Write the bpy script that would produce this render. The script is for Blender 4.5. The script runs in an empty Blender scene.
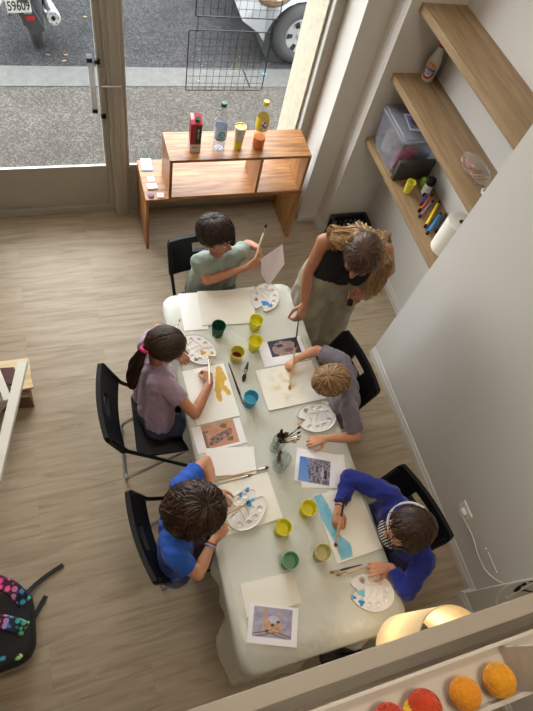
import bpy, bmesh, math, random
from mathutils import Vector, Matrix, noise
random.seed(7)
PI = math.pi
SC = bpy.context.scene
COL = SC.collection
# ------------------------------------------------------------ camera
CAM_H = 3.2
ROWS = ((0.9465724, -0.14357972, 0.28876557), (-0.26405978, -0.85910169, 0.43842526), (0.18513002, -0.49125263, -0.85111558))
FPX = 530.83
cam_data = bpy.data.cameras.new('camera')
cam = bpy.data.objects.new('camera', cam_data)
COL.objects.link(cam)
mw = Matrix.Identity(4)
for i in range(3):
    mw[i][0] = ROWS[i][0]; mw[i][1] = -ROWS[i][1]; mw[i][2] = -ROWS[i][2]
mw[2][3] = CAM_H
cam.matrix_world = mw
cam_data.sensor_fit = 'VERTICAL'
cam_data.sensor_height = 24.0
cam_data.lens = FPX / 711.0 * 24.0
cam_data.clip_start = 0.02
SC.camera = cam

def ray(px, py):
    v = (px - 266.5, py - 355.5, FPX)
    return Vector([sum(ROWS[i][k] * v[k] for k in range(3)) for i in range(3)])
def at(px, py, z):
    d = ray(px, py); t = (z - CAM_H) / d.z
    return Vector((d.x * t, d.y * t, z))
def aty(px, py, y):
    d = ray(px, py); t = y / d.y
    return Vector((d.x * t, y, CAM_H + d.z * t))
def atx(px, py, x):
    d = ray(px, py); t = x / d.x
    return Vector((x, d.y * t, CAM_H + d.z * t))

# ------------------------------------------------------------ colour and material helpers
def s2l(c):
    c = c / 255.0
    return c / 12.92 if c <= 0.04045 else ((c + 0.055) / 1.055) ** 2.4
def rgb(r, g, b):
    return (s2l(r), s2l(g), s2l(b), 1.0)
class NT:
    def __init__(s, name):
        s.m = bpy.data.materials.new(name); s.m.use_nodes = True
        s.t = s.m.node_tree; s.t.nodes.clear()
        s.out = s.t.nodes.new('ShaderNodeOutputMaterial')
    def n(s, typ, **kw):
        nd = s.t.nodes.new(typ)
        for k, v in kw.items():
            if k.startswith('i_'):
                key = k[2:]
                key = int(key) if key.isdigit() else key.replace('_', ' ')
                nd.inputs[key].default_value = v
            else:
                setattr(nd, k, v)
        return nd
    def l(s, a, b):
        s.t.links.new(a, b)
def ramp(nt, stops, fac=None):
    r = nt.n('ShaderNodeValToRGB')
    el = r.color_ramp.elements
    while len(el) < len(stops): el.new(0.5)
    for e, (p, c) in zip(el, stops):
        e.position = p; e.color = c
    if fac is not None: nt.l(fac, r.inputs[0])
    return r
def plain(name, col, rough=0.6, metal=0.0, bump=0.0, bscale=60, var=0.0, vscale=8, spec=0.5, sheen=0.0, stretch=(1, 1, 1), coat=0.0):
    nt = NT(name)
    b = nt.n('ShaderNodeBsdfPrincipled')
    b.inputs['Base Color'].default_value = col
    b.inputs['Roughness'].default_value = rough
    b.inputs['Metallic'].default_value = metal
    b.inputs['Specular IOR Level'].default_value = spec
    if sheen: b.inputs['Sheen Weight'].default_value = sheen
    if coat: b.inputs['Coat Weight'].default_value = coat
    tc = nt.n('ShaderNodeTexCoord')
    mp = nt.n('ShaderNodeMapping'); mp.inputs['Scale'].default_value = stretch
    nt.l(tc.outputs['Object'], mp.inputs[0])
    if var:
        nz = nt.n('ShaderNodeTexNoise'); nz.inputs['Scale'].default_value = vscale; nz.inputs['Detail'].default_value = 6
        nt.l(mp.outputs[0], nz.inputs[0])
        lo = tuple(max(0, c * (1 - var)) for c in col[:3]) + (1,)
        hi = tuple(min(1, c * (1 + var)) for c in col[:3]) + (1,)
        r = ramp(nt, [(0.3, lo), (0.7, hi)], nz.outputs[0])
        nt.l(r.outputs[0], b.inputs['Base Color'])
    if bump:
        nz2 = nt.n('ShaderNodeTexNoise'); nz2.inputs['Scale'].default_value = bscale; nz2.inputs['Detail'].default_value = 4
        nt.l(mp.outputs[0], nz2.inputs[0])
        bp = nt.n('ShaderNodeBump'); bp.inputs['Strength'].default_value = bump; bp.inputs['Distance'].default_value = 0.01
        nt.l(nz2.outputs[0], bp.inputs['Height']); nt.l(bp.outputs[0], b.inputs['Normal'])
    nt.l(b.outputs[0], nt.out.inputs[0])
    return nt.m
def wood(name, c1, c2, c3, axis=0, scale=6, stretch=14, rough=0.5, bump=0.08):
    nt = NT(name)
    b = nt.n('ShaderNodeBsdfPrincipled'); b.inputs['Roughness'].default_value = rough
    tc = nt.n('ShaderNodeTexCoord')
    mp = nt.n('ShaderNodeMapping')
    sc = [stretch, stretch, stretch]; sc[axis] = 1.0
    mp.inputs['Scale'].default_value = sc
    nt.l(tc.outputs['Object'], mp.inputs[0])
    nz = nt.n('ShaderNodeTexNoise'); nz.inputs['Scale'].default_value = scale * 0.35; nz.inputs['Detail'].default_value = 8; nz.inputs['Distortion'].default_value = 0.8
    nt.l(mp.outputs[0], nz.inputs[0])
    nz3 = nt.n('ShaderNodeTexNoise'); nz3.inputs['Scale'].default_value = scale * 2; nz3.inputs['Detail'].default_value = 5
    nt.l(mp.outputs[0], nz3.inputs[0])
    mx = nt.n('ShaderNodeMath', operation='MULTIPLY_ADD'); mx.inputs[1].default_value = 0.35
    nt.l(nz3.outputs[0], mx.inputs[0]); nt.l(nz.outputs[0], mx.inputs[2])
    r = ramp(nt, [(0.45, c1), (0.66, c2), (0.85, c3)], mx.outputs[0])
    nt.l(r.outputs[0], b.inputs['Base Color'])
    bp = nt.n('ShaderNodeBump'); bp.inputs['Strength'].default_value = bump; bp.inputs['Distance'].default_value = 0.004
    nt.l(mx.outputs[0], bp.inputs['Height']); nt.l(bp.outputs[0], b.inputs['Normal'])
    nt.l(b.outputs[0], nt.out.inputs[0])
    return nt.m
def clear(name, tint, rough=0.05, face=0.035, diff=0.0, diffcol=(0.8, 0.8, 0.8, 1)):
    """thin clear plastic or glass: transmits straight through, reflects by Fresnel"""
    nt = NT(name)
    tr = nt.n('ShaderNodeBsdfTransparent'); tr.inputs[0].default_value = tint
    gl = nt.n('ShaderNodeBsdfGlossy'); gl.inputs['Roughness'].default_value = rough
    gl.inputs[0].default_value = (0.9, 0.9, 0.9, 1)
    lw = nt.n('ShaderNodeLayerWeight'); lw.inputs[0].default_value = 0.5
    pw = nt.n('ShaderNodeMath', operation='POWER'); pw.inputs[1].default_value = 4.0
    nt.l(lw.outputs['Facing'], pw.inputs[0])
    fr = nt.n('ShaderNodeMath', operation='MULTIPLY_ADD'); fr.inputs[1].default_value = 0.6; fr.inputs[2].default_value = face
    nt.l(pw.outputs[0], fr.inputs[0])
    mx = nt.n('ShaderNodeMixShader')
    nt.l(fr.outputs[0], mx.inputs[0]); nt.l(tr.outputs[0], mx.inputs[1]); nt.l(gl.outputs[0], mx.inputs[2])
    last = mx
    if diff:
        df = nt.n('ShaderNodeBsdfDiffuse'); df.inputs[0].default_value = diffcol
        m2 = nt.n('ShaderNodeMixShader'); m2.inputs[0].default_value = diff
        nt.l(mx.outputs[0], m2.inputs[1]); nt.l(df.outputs[0], m2.inputs[2]); last = m2
    nt.l(last.outputs[0], nt.out.inputs[0])
    return nt.m
def plastic_cup_mat(name, col):
    nt = NT(name)
    df = nt.n('ShaderNodeBsdfDiffuse'); df.inputs[0].default_value = col
    tl = nt.n('ShaderNodeBsdfTranslucent'); tl.inputs[0].default_value = col
    gl = nt.n('ShaderNodeBsdfGlossy'); gl.inputs['Roughness'].default_value = 0.25
    m1 = nt.n('ShaderNodeMixShader'); m1.inputs[0].default_value = 0.4
    m2 = nt.n('ShaderNodeMixShader'); m2.inputs[0].default_value = 0.06
    nt.l(df.outputs[0], m1.inputs[1]); nt.l(tl.outputs[0], m1.inputs[2])
    nt.l(m1.outputs[0], m2.inputs[1]); nt.l(gl.outputs[0], m2.inputs[2])
    nt.l(m2.outputs[0], nt.out.inputs[0])
    return nt.m
def vcol_mat(name, rough=0.7, bump=0.0):
    nt = NT(name)
    b = nt.n('ShaderNodeBsdfPrincipled'); b.inputs['Roughness'].default_value = rough
    at_ = nt.n('ShaderNodeAttribute'); at_.attribute_name = 'ink'
    nt.l(at_.outputs['Color'], b.inputs['Base Color'])
    nt.l(b.outputs[0], nt.out.inputs[0])
    return nt.m
def hair_mat(name, c1, c2, c3, rough=0.42):
    nt = NT(name)
    b = nt.n('ShaderNodeBsdfPrincipled'); b.inputs['Roughness'].default_value = rough; b.inputs['Specular IOR Level'].default_value = .3
    g = nt.n('ShaderNodeNewGeometry')
    tc = nt.n('ShaderNodeTexCoord')
    nz = nt.n('ShaderNodeTexNoise'); nz.inputs['Scale'].default_value = 45; nz.inputs['Detail'].default_value = 3
    nt.l(tc.outputs['Object'], nz.inputs[0])
    ad = nt.n('ShaderNodeMath', operation='MULTIPLY_ADD'); ad.inputs[1].default_value = 0.75
    ml = nt.n('ShaderNodeMath', operation='MULTIPLY'); ml.inputs[1].default_value = 0.3
    nt.l(nz.outputs[0], ml.inputs[0])
    nt.l(g.outputs['Random Per Island'], ad.inputs[0]); nt.l(ml.outputs[0], ad.inputs[2])
    r = ramp(nt, [(0.1, c1), (0.5, c2), (0.95, c3)], ad.outputs[0])
    nt.l(r.outputs[0], b.inputs['Base Color'])
    nt.l(b.outputs[0], nt.out.inputs[0])
    return nt.m
def skin_mat(name, col):
    nt = NT(name)
    b = nt.n('ShaderNodeBsdfPrincipled'); b.inputs['Roughness'].default_value = 0.5
    tc = nt.n('ShaderNodeTexCoord')
    nz = nt.n('ShaderNodeTexNoise'); nz.inputs['Scale'].default_value = 14; nz.inputs['Detail'].default_value = 4
    nt.l(tc.outputs['Object'], nz.inputs[0])
    lo = (col[0] * 0.93, col[1] * 0.86, col[2] * 0.82, 1); hi = (min(1, col[0] * 1.06), min(1, col[1] * 1.06), min(1, col[2] * 1.05), 1)
    r = ramp(nt, [(0.35, lo), (0.65, hi)], nz.outputs[0])
    nt.l(r.outputs[0], b.inputs['Base Color'])
    b.inputs['Subsurface Weight'].default_value = 0.12
    b.inputs['Subsurface Radius'].default_value = (0.02, 0.008, 0.004)
    b.inputs['Subsurface Scale'].default_value = 0.3
    nt.l(b.outputs[0], nt.out.inputs[0])
    return nt.m

# ------------------------------------------------------------ mesh helpers
def frame_of(d, up=Vector((0, 0, 1))):
    d = Vector(d).normalized()
    if abs(d.dot(up)) > 0.98: up = Vector((1, 0, 0))
    a = up.cross(d).normalized(); b = d.cross(a).normalized()
    return a, b, d
def box(bm, c, s, rot=0, bevel=0.0, mtx=None):
    m = Matrix.Translation(Vector(c)) @ Matrix.Rotation(rot, 4, 'Z')
    if mtx is not None: m = mtx @ m
    r = bmesh.ops.create_cube(bm, size=1.0, matrix=m @ Matrix.Diagonal((s[0], s[1], s[2], 1)))
    if bevel:
        es = set()
        for v in r['verts']:
            for e in v.link_edges: es.add(e)
        bmesh.ops.bevel(bm, geom=list(es), offset=bevel, segments=2, affect='EDGES', profile=0.6)
def box2(bm, a, b, bevel=0.0):
    box(bm, [(a[i] + b[i]) / 2 for i in range(3)], [abs(b[i] - a[i]) for i in range(3)], 0, bevel)
def oriented_box(bm, p, q, w, h, up=Vector((0, 0, 1)), bevel=0.0):
    p = Vector(p); q = Vector(q)
    a, b, d = frame_of(q - p, up)
    m = Matrix((( a.x, b.x, d.x, 0), (a.y, b.y, d.y, 0), (a.z, b.z, d.z, 0), (0, 0, 0, 1)))
    m = Matrix.Translation((p + q) / 2) @ m
    r = bmesh.ops.create_cube(bm, size=1.0, matrix=m @ Matrix.Diagonal((w, h, (q - p).length, 1)))
    if bevel:
        es = set()
        for v in r['verts']:
            for e in v.link_edges: es.add(e)
        bmesh.ops.bevel(bm, geom=list(es), offset=bevel, segments=2, affect='EDGES')
def tube(bm, pts, rad, seg=8, cap=True, flat=1.0, up=None, closed=False):
    pts = [Vector(p) for p in pts]; n = len(pts)
    if not isinstance(rad, (list, tuple)): rad = [rad] * n
    rings = []; pa = None
    for i, p in enumerate(pts):
        if closed: d = pts[(i + 1) % n] - pts[i - 1]
        else: d = pts[min(i + 1, n - 1)] - pts[max(i - 1, 0)]
        if d.length < 1e-9: d = Vector((0, 0, 1))
        d.normalize()
        if pa is None:
            a, b, _ = frame_of(d, up or Vector((0, 0, 1)))
        else:
            a = pa - d * pa.dot(d)
            if a.length < 1e-6: a = frame_of(d)[0]
            a.normalize(); b = d.cross(a)
        pa = a
        rings.append([bm.verts.new(p + a * math.cos(2 * PI * k / seg) * rad[i] + b * math.sin(2 * PI * k / seg) * rad[i] * flat) for k in range(seg)])
    m = n if closed else n - 1
    for i in range(m):
        r0, r1 = rings[i], rings[(i + 1) % n]
        for k in range(seg):
            bm.faces.new((r0[k], r0[(k + 1) % seg], r1[(k + 1) % seg], r1[k]))
    if cap and not closed:
        bm.faces.new(list(reversed(rings[0]))); bm.faces.new(rings[-1])
def lathe(bm, prof, loc=(0, 0, 0), seg=28, axis=None, arc=None):
    """prof: list of (r, h); axis: direction of h"""
    loc = Vector(loc); a, b, d = frame_of(axis or Vector((0, 0, 1)))
    rings = []
    for r, h in prof:
        if r < 1e-6:
            rings.append([bm.verts.new(loc + d * h)])
        else:
            rings.append([bm.verts.new(loc + d * h + (a * math.cos(2 * PI * k / seg) + b * math.sin(2 * PI * k / seg)) * r) for k in range(seg)])
    for i in range(len(rings) - 1):
        r0, r1 = rings[i], rings[i + 1]
        for k in range(seg):
            k2 = (k + 1) % seg
            if len(r0) == 1 and len(r1) == 1: continue
            if len(r0) == 1: bm.faces.new((r0[0], r1[k2], r1[k]))
            elif len(r1) == 1: bm.faces.new((r0[k], r0[k2], r1[0]))
            else: bm.faces.new((r0[k], r0[k2], r1[k2], r1[k]))
def ring(bm, c, R, r, seg=32, rs=8, axis=None):
    c = Vector(c); a, b, d = frame_of(axis or Vector((0, 0, 1)))
    tube(bm, [c + (a * math.cos(2 * PI * k / seg) + b * math.sin(2 * PI * k / seg)) * R for k in range(seg)], r, rs, closed=True)
def prism(bm, pts, z0, z1, bevel=0.0, hole=None):
    lo = [bm.verts.new((p[0], p[1], z0)) for p in pts]; hi = [bm.verts.new((p[0], p[1], z1)) for p in pts]
    n = len(pts)
    for i in range(n):
        j = (i + 1) % n
        bm.faces.new((lo[i], lo[j], hi[j], hi[i]))
    if hole:
        l2 = [bm.verts.new((p[0], p[1], z0)) for p in hole]; h2 = [bm.verts.new((p[0], p[1], z1)) for p in hole]
        for i in range(n):
            j = (i + 1) % n
            bm.faces.new((l2[j], l2[i], h2[i], h2[j]))
            bm.faces.new((hi[i], hi[j], h2[j], h2[i])); bm.faces.new((lo[j], lo[i], l2[i], l2[j]))
    else:
        bm.faces.new(list(reversed(lo))); t = bm.faces.new(hi)
        if bevel:
            bmesh.ops.bevel(bm, geom=list(t.edges), offset=bevel, segments=2, affect='EDGES')
def rrect(w, h, r, n=6, cx=0, cy=0):
    out = []
    for (sx, sy, a0) in ((1, 1, 0), (-1, 1, 90), (-1, -1, 180), (1, -1, 270)):
        for k in range(n + 1):
            a = math.radians(a0 + 90 * k / n)
            out.append((cx + sx * (w / 2 - r) + r * math.cos(a), cy + sy * (h / 2 - r) + r * math.sin(a)))
    return out
def sphere(bm, c, r, seg=16, mtx=None):
    if not isinstance(r, (list, tuple)): r = (r, r, r)
    m = Matrix.Translation(Vector(c)) @ (mtx or Matrix.Identity(4)) @ Matrix.Diagonal((r[0], r[1], r[2], 1))
    ball(bm, m, seg)
def ball(bm, m, seg):
    nv = max(6, seg * 3 // 4); rings = []
    for j in range(nv + 1):
        t = PI * j / nv
        if j in (0, nv): rings.append([bm.verts.new(m @ Vector((0, 0, math.cos(t))))])
        else: rings.append([bm.verts.new(m @ Vector((math.sin(t) * math.cos(2 * PI * i / seg), math.sin(t) * math.sin(2 * PI * i / seg), math.cos(t)))) for i in range(seg)])
    for a, b in zip(rings, rings[1:]):
        for i in range(seg):
            k = (i + 1) % seg
            if len(a) == 1: bm.faces.new((a[0], b[i], b[k]))
            elif len(b) == 1: bm.faces.new((a[i], b[0], a[k]))
            else: bm.faces.new((a[i], b[i], b[k], a[k]))
def obj(name, bm, mat, parent=None, smooth=True, world=False, angle=38):
    if world and parent is not None:
        p = parent; off = Vector((0, 0, 0))
        while p is not None:
            off += Vector(p.location); p = p.parent
        bmesh.ops.translate(bm, verts=bm.verts[:], vec=-off)
    bmesh.ops.recalc_face_normals(bm, faces=bm.faces[:])
    me = bpy.data.meshes.new(name)
    bm.to_mesh(me); bm.free()
    me.materials.append(mat)
    if smooth:
        for p in me.polygons: p.use_smooth = True
        try: me.set_sharp_from_angle(angle=math.radians(angle))
        except Exception: pass
    o = bpy.data.objects.new(name, me)
    COL.objects.link(o)
    if parent is not None: o.parent = parent
    return o
def B(): return bmesh.new()
def thing(name, label, cat, loc=(0, 0, 0), rotz=0, group=None):
    o = bpy.data.objects.new(name, None); COL.objects.link(o)
    o.empty_display_size = 0.05
    o.location = loc; o.rotation_euler = (0, 0, rotz)
    o['label'] = label; o['category'] = cat
    if group: o['group'] = group
    return o
def tag(o, label, cat, group=None, kind=None):
    o['label'] = label; o['category'] = cat
    if group: o['group'] = group
    if kind: o['kind'] = kind
    return o
def struct(name, bm, mat, parent=None, smooth=False, label=None):
    o = obj(name, bm, mat, parent, smooth)
    if parent is None: o['kind'] = 'structure'
    if label: o['label'] = label; 
    return o
def dup(root, loc, rotz, label=None, group=None):
    r = root.copy(); COL.objects.link(r); r.location = loc; r.rotation_euler = (0, 0, rotz)
    if label: r['label'] = label
    if group: r['group'] = group
    for ch in list(root.children):
        c = ch.copy(); COL.objects.link(c); c.parent = r
        for g in ch.children:
            d = g.copy(); COL.objects.link(d); d.parent = c
    return r
def text_mesh(name, s, size, mat, parent, mtx, depth=0.0006, bold=False):
    cu = bpy.data.curves.new(name, 'FONT'); cu.body = s; cu.size = size; cu.align_x = 'CENTER'; cu.align_y = 'CENTER'; cu.extrude = depth
    if bold: cu.offset = size * 0.02
    to = bpy.data.objects.new(name + '_tmp', cu); COL.objects.link(to)
    dg = bpy.context.evaluated_depsgraph_get()
    me = bpy.data.meshes.new_from_object(to.evaluated_get(dg))
    bpy.data.objects.remove(to); 
    me.transform(mtx)
    me.materials.clear(); me.materials.append(mat)
    me.name = name
    o = bpy.data.objects.new(name, me); COL.objects.link(o)
    if parent is not None: o.parent = parent
    return o
def paint_grid(bm, w, h, nx, ny, func, z=0.0, warp=None):
    """flat grid in x,y centred at 0 with an 'ink' colour per corner from func(u,v)"""
    lay = bm.loops.layers.float_color.get('ink') or bm.loops.layers.float_color.new('ink')
    vs = [[bm.verts.new(((i / nx - .5) * w, (j / ny - .5) * h, z + (warp(i / nx, j / ny) if warp else 0))) for i in range(nx + 1)] for j in range(ny + 1)]
    for j in range(ny):
        for i in range(nx):
            f = bm.faces.new((vs[j][i], vs[j][i + 1], vs[j + 1][i + 1], vs[j + 1][i]))
            for lp, (u, v) in zip(f.loops, ((i, j), (i + 1, j), (i + 1, j + 1), (i, j + 1))):
                lp[lay] = func(u / nx, v / ny)
    return vs
def fbm(x, y, z=0.0, o=4):
    s = 0; a = 0.5
    for k in range(o):
        s += a * noise.noise(Vector((x, y, z))); x *= 2.1; y *= 2.1; a *= 0.5
    return s
def mix(a, b, t):
    t = max(0, min(1, t))
    return tuple(a[i] * (1 - t) + b[i] * t for i in range(3)) + (1.0,)
def sstep(a, b, x):
    t = max(0, min(1, (x - a) / (b - a))); return t * t * (3 - 2 * t)
BULB = 120.0; SKY = 10.8; EXPO = -0.07
FILLS = [(-1.4, 1.2, 16, 'added fill light panel over the left of the room'), (.5, 1.4, 16, 'added fill light panel over the window end of the table'), (.7, -.2, 22, 'added fill light panel over the near end of the table')]  # x, y, power of the unseen fill lights added to the room
# ------------------------------------------------------------ materials
M = {}
def floor_mat():
    nt = NT('oak_laminate')
    b = nt.n('ShaderNodeBsdfPrincipled'); b.inputs['Roughness'].default_value = 0.42
    b.inputs['Specular IOR Level'].default_value = 0.35
    tc = nt.n('ShaderNodeTexCoord')
    br = nt.n('ShaderNodeTexBrick')
    br.offset = 0.37; br.inputs['Scale'].default_value = 1.0
    br.inputs['Brick Width'].default_value = 1.28; br.inputs['Row Height'].default_value = 0.19
    br.inputs['Mortar Size'].default_value = 0.0006; br.inputs['Mortar Smooth'].default_value = 0.3
    br.inputs['Color1'].default_value = (0.2, 0.2, 0.2, 1); br.inputs['Color2'].default_value = (0.8, 0.8, 0.8, 1)
    br.inputs['Mortar'].default_value = (0.5, 0.5, 0.5, 1)
    nt.l(tc.outputs['Object'], br.inputs[0])
    # grain, shifted per plank
    sep = nt.n('ShaderNodeSeparateXYZ'); nt.l(tc.outputs['Object'], sep.inputs[0])
    comb = nt.n('ShaderNodeCombineXYZ')
    mulx = nt.n('ShaderNodeMath', operation='MULTIPLY'); mulx.inputs[1].default_value = 1.1
    muly = nt.n('ShaderNodeMath', operation='MULTIPLY'); muly.inputs[1].default_value = 13.0
    nt.l(sep.outputs[0], mulx.inputs[0]); nt.l(sep.outputs[1], muly.inputs[0])
    nt.l(mulx.outputs[0], comb.inputs[0]); nt.l(muly.outputs[0], comb.inputs[1])
    sh = nt.n('ShaderNodeMath', operation='MULTIPLY'); sh.inputs[1].default_value = 9.0
    nt.l(br.outputs['Color'], sh.inputs[0]); nt.l(sh.outputs[0], comb.inputs[2])
    nz = nt.n('ShaderNodeTexNoise'); nz.inputs['Scale'].default_value = 1.6; nz.inputs['Detail'].default_value = 9; nz.inputs['Distortion'].default_value = 1.3; nz.inputs['Roughness'].default_value = 0.62
    nt.l(comb.outputs[0], nz.inputs[0])
    r = ramp(nt, [(0.30, rgb(138, 120, 97)), (0.48, rgb(159, 142, 118)), (0.62, rgb(170, 153, 130)), (0.8, rgb(180, 165, 144))], nz.outputs[0])
    mxc = nt.n('ShaderNodeMix', data_type='RGBA', blend_type='MULTIPLY'); mxc.inputs[0].default_value = 1.0
    pr = ramp(nt, [(0.0, (0.95, 0.945, 0.935, 1)), (1.0, (1, 1, 1, 1))], br.outputs['Color'])
    nt.l(r.outputs[0], mxc.inputs[6]); nt.l(pr.outputs[0], mxc.inputs[7])
    mo = nt.n('ShaderNodeMix', data_type='RGBA'); mo.inputs[7].default_value = rgb(140, 122, 100)
    nt.l(br.outputs['Fac'], mo.inputs[0]); nt.l(mxc.outputs[2], mo.inputs[6])
    nt.l(mo.outputs[2], b.inputs['Base Color'])
    bp = nt.n('ShaderNodeBump'); bp.inputs['Strength'].default_value = 0.12; bp.inputs['Distance'].default_value = 0.002
    nt.l(nz.outputs[0], bp.inputs['Height']); nt.l(bp.outputs[0], b.inputs['Normal'])
    nt.l(b.outputs[0], nt.out.inputs[0])
    return nt.m
def asphalt(name, c1, c2, c3, scale=70):
    nt = NT(name)
    b = nt.n('ShaderNodeBsdfPrincipled'); b.inputs['Roughness'].default_value = 0.95; b.inputs['Specular IOR Level'].default_value = 0.08
    tc = nt.n('ShaderNodeTexCoord')
    vo = nt.n('ShaderNodeTexVoronoi'); vo.inputs['Scale'].default_value = scale
    nt.l(tc.outputs['Object'], vo.inputs[0])
    nz = nt.n('ShaderNodeTexNoise'); nz.inputs['Scale'].default_value = 2.2; nz.inputs['Detail'].default_value = 8
    nt.l(tc.outputs['Object'], nz.inputs[0])
    sp = nt.n('ShaderNodeSeparateColor'); nt.l(vo.outputs['Color'], sp.inputs[0])
    ad = nt.n('ShaderNodeMath', operation='MULTIPLY_ADD'); ad.inputs[1].default_value = 0.55
    ml = nt.n('ShaderNodeMath', operation='MULTIPLY'); ml.inputs[1].default_value = 0.45
    nt.l(nz.outputs[0], ml.inputs[0])
    nt.l(sp.outputs[0], ad.inputs[0]); nt.l(ml.outputs[0], ad.inputs[2])
    r = ramp(nt, [(0.15, c1), (0.5, c2), (0.78, c3)], ad.outputs[0])
    nt.l(r.outputs[0], b.inputs['Base Color'])
    bp = nt.n('ShaderNodeBump'); bp.inputs['Strength'].default_value = 0.3; bp.inputs['Distance'].default_value = 0.004
    nt.l(vo.outputs['Distance'], bp.inputs['Height']); nt.l(bp.outputs[0], b.inputs['Normal'])
    nt.l(b.outputs[0], nt.out.inputs[0])
    return nt.m
M['floor'] = floor_mat()
M['pavement'] = asphalt('pavement_asphalt', rgb(54, 51, 47), rgb(66, 63, 59), rgb(88, 84, 79), 85)
M['road'] = asphalt('road_asphalt', rgb(34, 34, 34), rgb(44, 44, 45), rgb(64, 64, 65), 80)
M['kerb'] = plain('kerb_stone', rgb(72, 72, 69), 0.85, var=0.14, vscale=14, bump=0.3, bscale=80)
M['wall'] = plain('wall_paint', rgb(206, 201, 193), 0.75, bump=0.05, bscale=90)
M['ceil'] = plain('ceiling_paint', rgb(222, 220, 214), 0.8)
M['skirting'] = plain('white_skirting', rgb(208, 204, 198), 0.4)
M['alu'] = plain('taupe_door_frame', rgb(164, 158, 146), 0.5, metal=0.05)
M['alu_light'] = plain('pale_frame_edge', rgb(186, 184, 176), 0.4, metal=0.1)
M['stone'] = plain('travertine_reveal', rgb(168, 158, 138), 0.8, var=0.12, vscale=25, bump=0.2, bscale=60)
M['glass'] = clear('window_glass', (0.97, 0.975, 0.97, 1), 0.02, face=0.012)
M['bench'] = wood('varnished_pine', rgb(104, 62, 28), rgb(154, 102, 54), rgb(180, 130, 78), 0, 7, 13, 0.38)
M['bench_y'] = wood('varnished_pine_end', rgb(104, 62, 28), rgb(154, 102, 54), rgb(180, 130, 78), 2, 7, 13, 0.38)
M['shelf'] = wood('light_oak_shelf', rgb(126, 102, 72), rgb(148, 121, 88), rgb(164, 137, 102), 1, 5, 12, 0.5)
M['pine'] = wood('raw_pine', rgb(196, 164, 116), rgb(216, 188, 142), rgb(226, 204, 164), 0, 6, 12, 0.6)
M['black_pl'] = plain('black_plastic', (0.006, 0.006, 0.007, 1), 0.5, spec=.25)
M['black_metal'] = plain('black_metal', (0.008, 0.008, 0.009, 1), 0.4, spec=.35)
M['steel'] = plain('grey_steel_tube', (0.42, 0.43, 0.44, 1), 0.28, metal=0.9)
M['chrome'] = plain('chrome', (0.7, 0.7, 0.7, 1), 0.15, metal=1.0)
M['white_pl'] = plain('white_plastic', rgb(226, 222, 218), 0.3)
M['white_paint'] = plain('white_painted_wood', rgb(222, 218, 208), 0.45)
M['paper'] = plain('white_paper', rgb(242, 241, 238), 0.8, bump=0.03, bscale=30)
M['canvas'] = plain('primed_canvas', rgb(236, 232, 220), 0.8, bump=0.25, bscale=400)
M['ink'] = vcol_mat('printed_ink', 0.4)
M['wash'] = vcol_mat('water_paint', 0.55)
M['table_top'] = plain('grey_white_table_top', rgb(222, 221, 211), 0.45)
def cloth_mat():
    nt = NT('clear_vinyl_cover')
    tr = nt.n('ShaderNodeBsdfTransparent'); tr.inputs[0].default_value = (0.97, 0.98, 0.97, 1)
    df = nt.n('ShaderNodeBsdfPrincipled'); df.inputs['Base Color'].default_value = rgb(226, 227, 217)
    df.inputs['Roughness'].default_value = 0.16
    tc = nt.n('ShaderNodeTexCoord')
    nz = nt.n('ShaderNodeTexNoise'); nz.inputs['Scale'].default_value = 7; nz.inputs['Detail'].default_value = 4; nz.inputs['Distortion'].default_value = 2.2
    nt.l(tc.outputs['Object'], nz.inputs[0])
    bp = nt.n('ShaderNodeBump'); bp.inputs['Strength'].default_value = 0.55; bp.inputs['Distance'].default_value = 0.012
    nt.l(nz.outputs[0], bp.inputs['Height']); nt.l(bp.outputs[0], df.inputs['Normal'])
    mx = nt.n('ShaderNodeMixShader'); mx.inputs[0].default_value = 0.55
    nt.l(tr.outputs[0], mx.inputs[1]); nt.l(df.outputs[0], mx.inputs[2])
    nt.l(mx.outputs[0], nt.out.inputs[0])
    return nt.m
M['cloth'] = cloth_mat()

# ------------------------------------------------------------ room
XR, YW, CEIL = 1.875, 3.13, 4.3
bm = B(); box2(bm, (-4.0, -3.0, -0.1), (2.225, 3.2, 0.0)); struct('floor', bm, M['floor'])
bm = B(); box2(bm, (-4.0, -3.0, CEIL), (2.4, 3.3, CEIL + .1)); struct('ceiling', bm, M['ceil'])
bm = B(); box2(bm, (-4.1, -3.0, 0), (-4.0, 3.3, CEIL)); struct('wall_left', bm, M['wall'])
bm = B(); box2(bm, (-4.1, -3.1, 0), (2.4, -3.0, CEIL)); struct('wall_back', bm, M['wall'])
# right wall: near wall, niche, pilaster
bm = B()
box2(bm, (XR, -0.14, 0), (2.4, 1.546, CEIL))
struct('wall_right', bm, M['wall'])
bm = B(); box2(bm, (1.80, -3.0, 0), (2.4, -0.14, CEIL)); struct('wall_pilaster', bm, M['wall'])
bm = B(); box2(bm, (2.225, 1.546, 0), (2.4, 2.72, CEIL)); struct('wall_niche', bm, M['wall'])
bm = B()
box2(bm, (1.862, 2.72, 0), (2.4, 2.80, CEIL)); box2(bm, (1.86, 2.79, 0), (2.4, 3.33, CEIL))
struct('wall_niche_end', bm, M['wall'])
bm = B(); box2(bm, (1.69, 2.87, 0), (1.861, 3.33, CEIL)); struct('wall_window_side', bm, M['wall'])
bm = B(); box2(bm, (-4.1, YW - .05, 3.0), (1.69, YW + .2, CEIL)); struct('wall_window_top', bm, M['wall'])
bm = B(); box2(bm, (-4.1, YW - .05, 0), (-0.75, YW + .2, 3.0)); struct('wall_window_left', bm, M['wall'])
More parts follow.
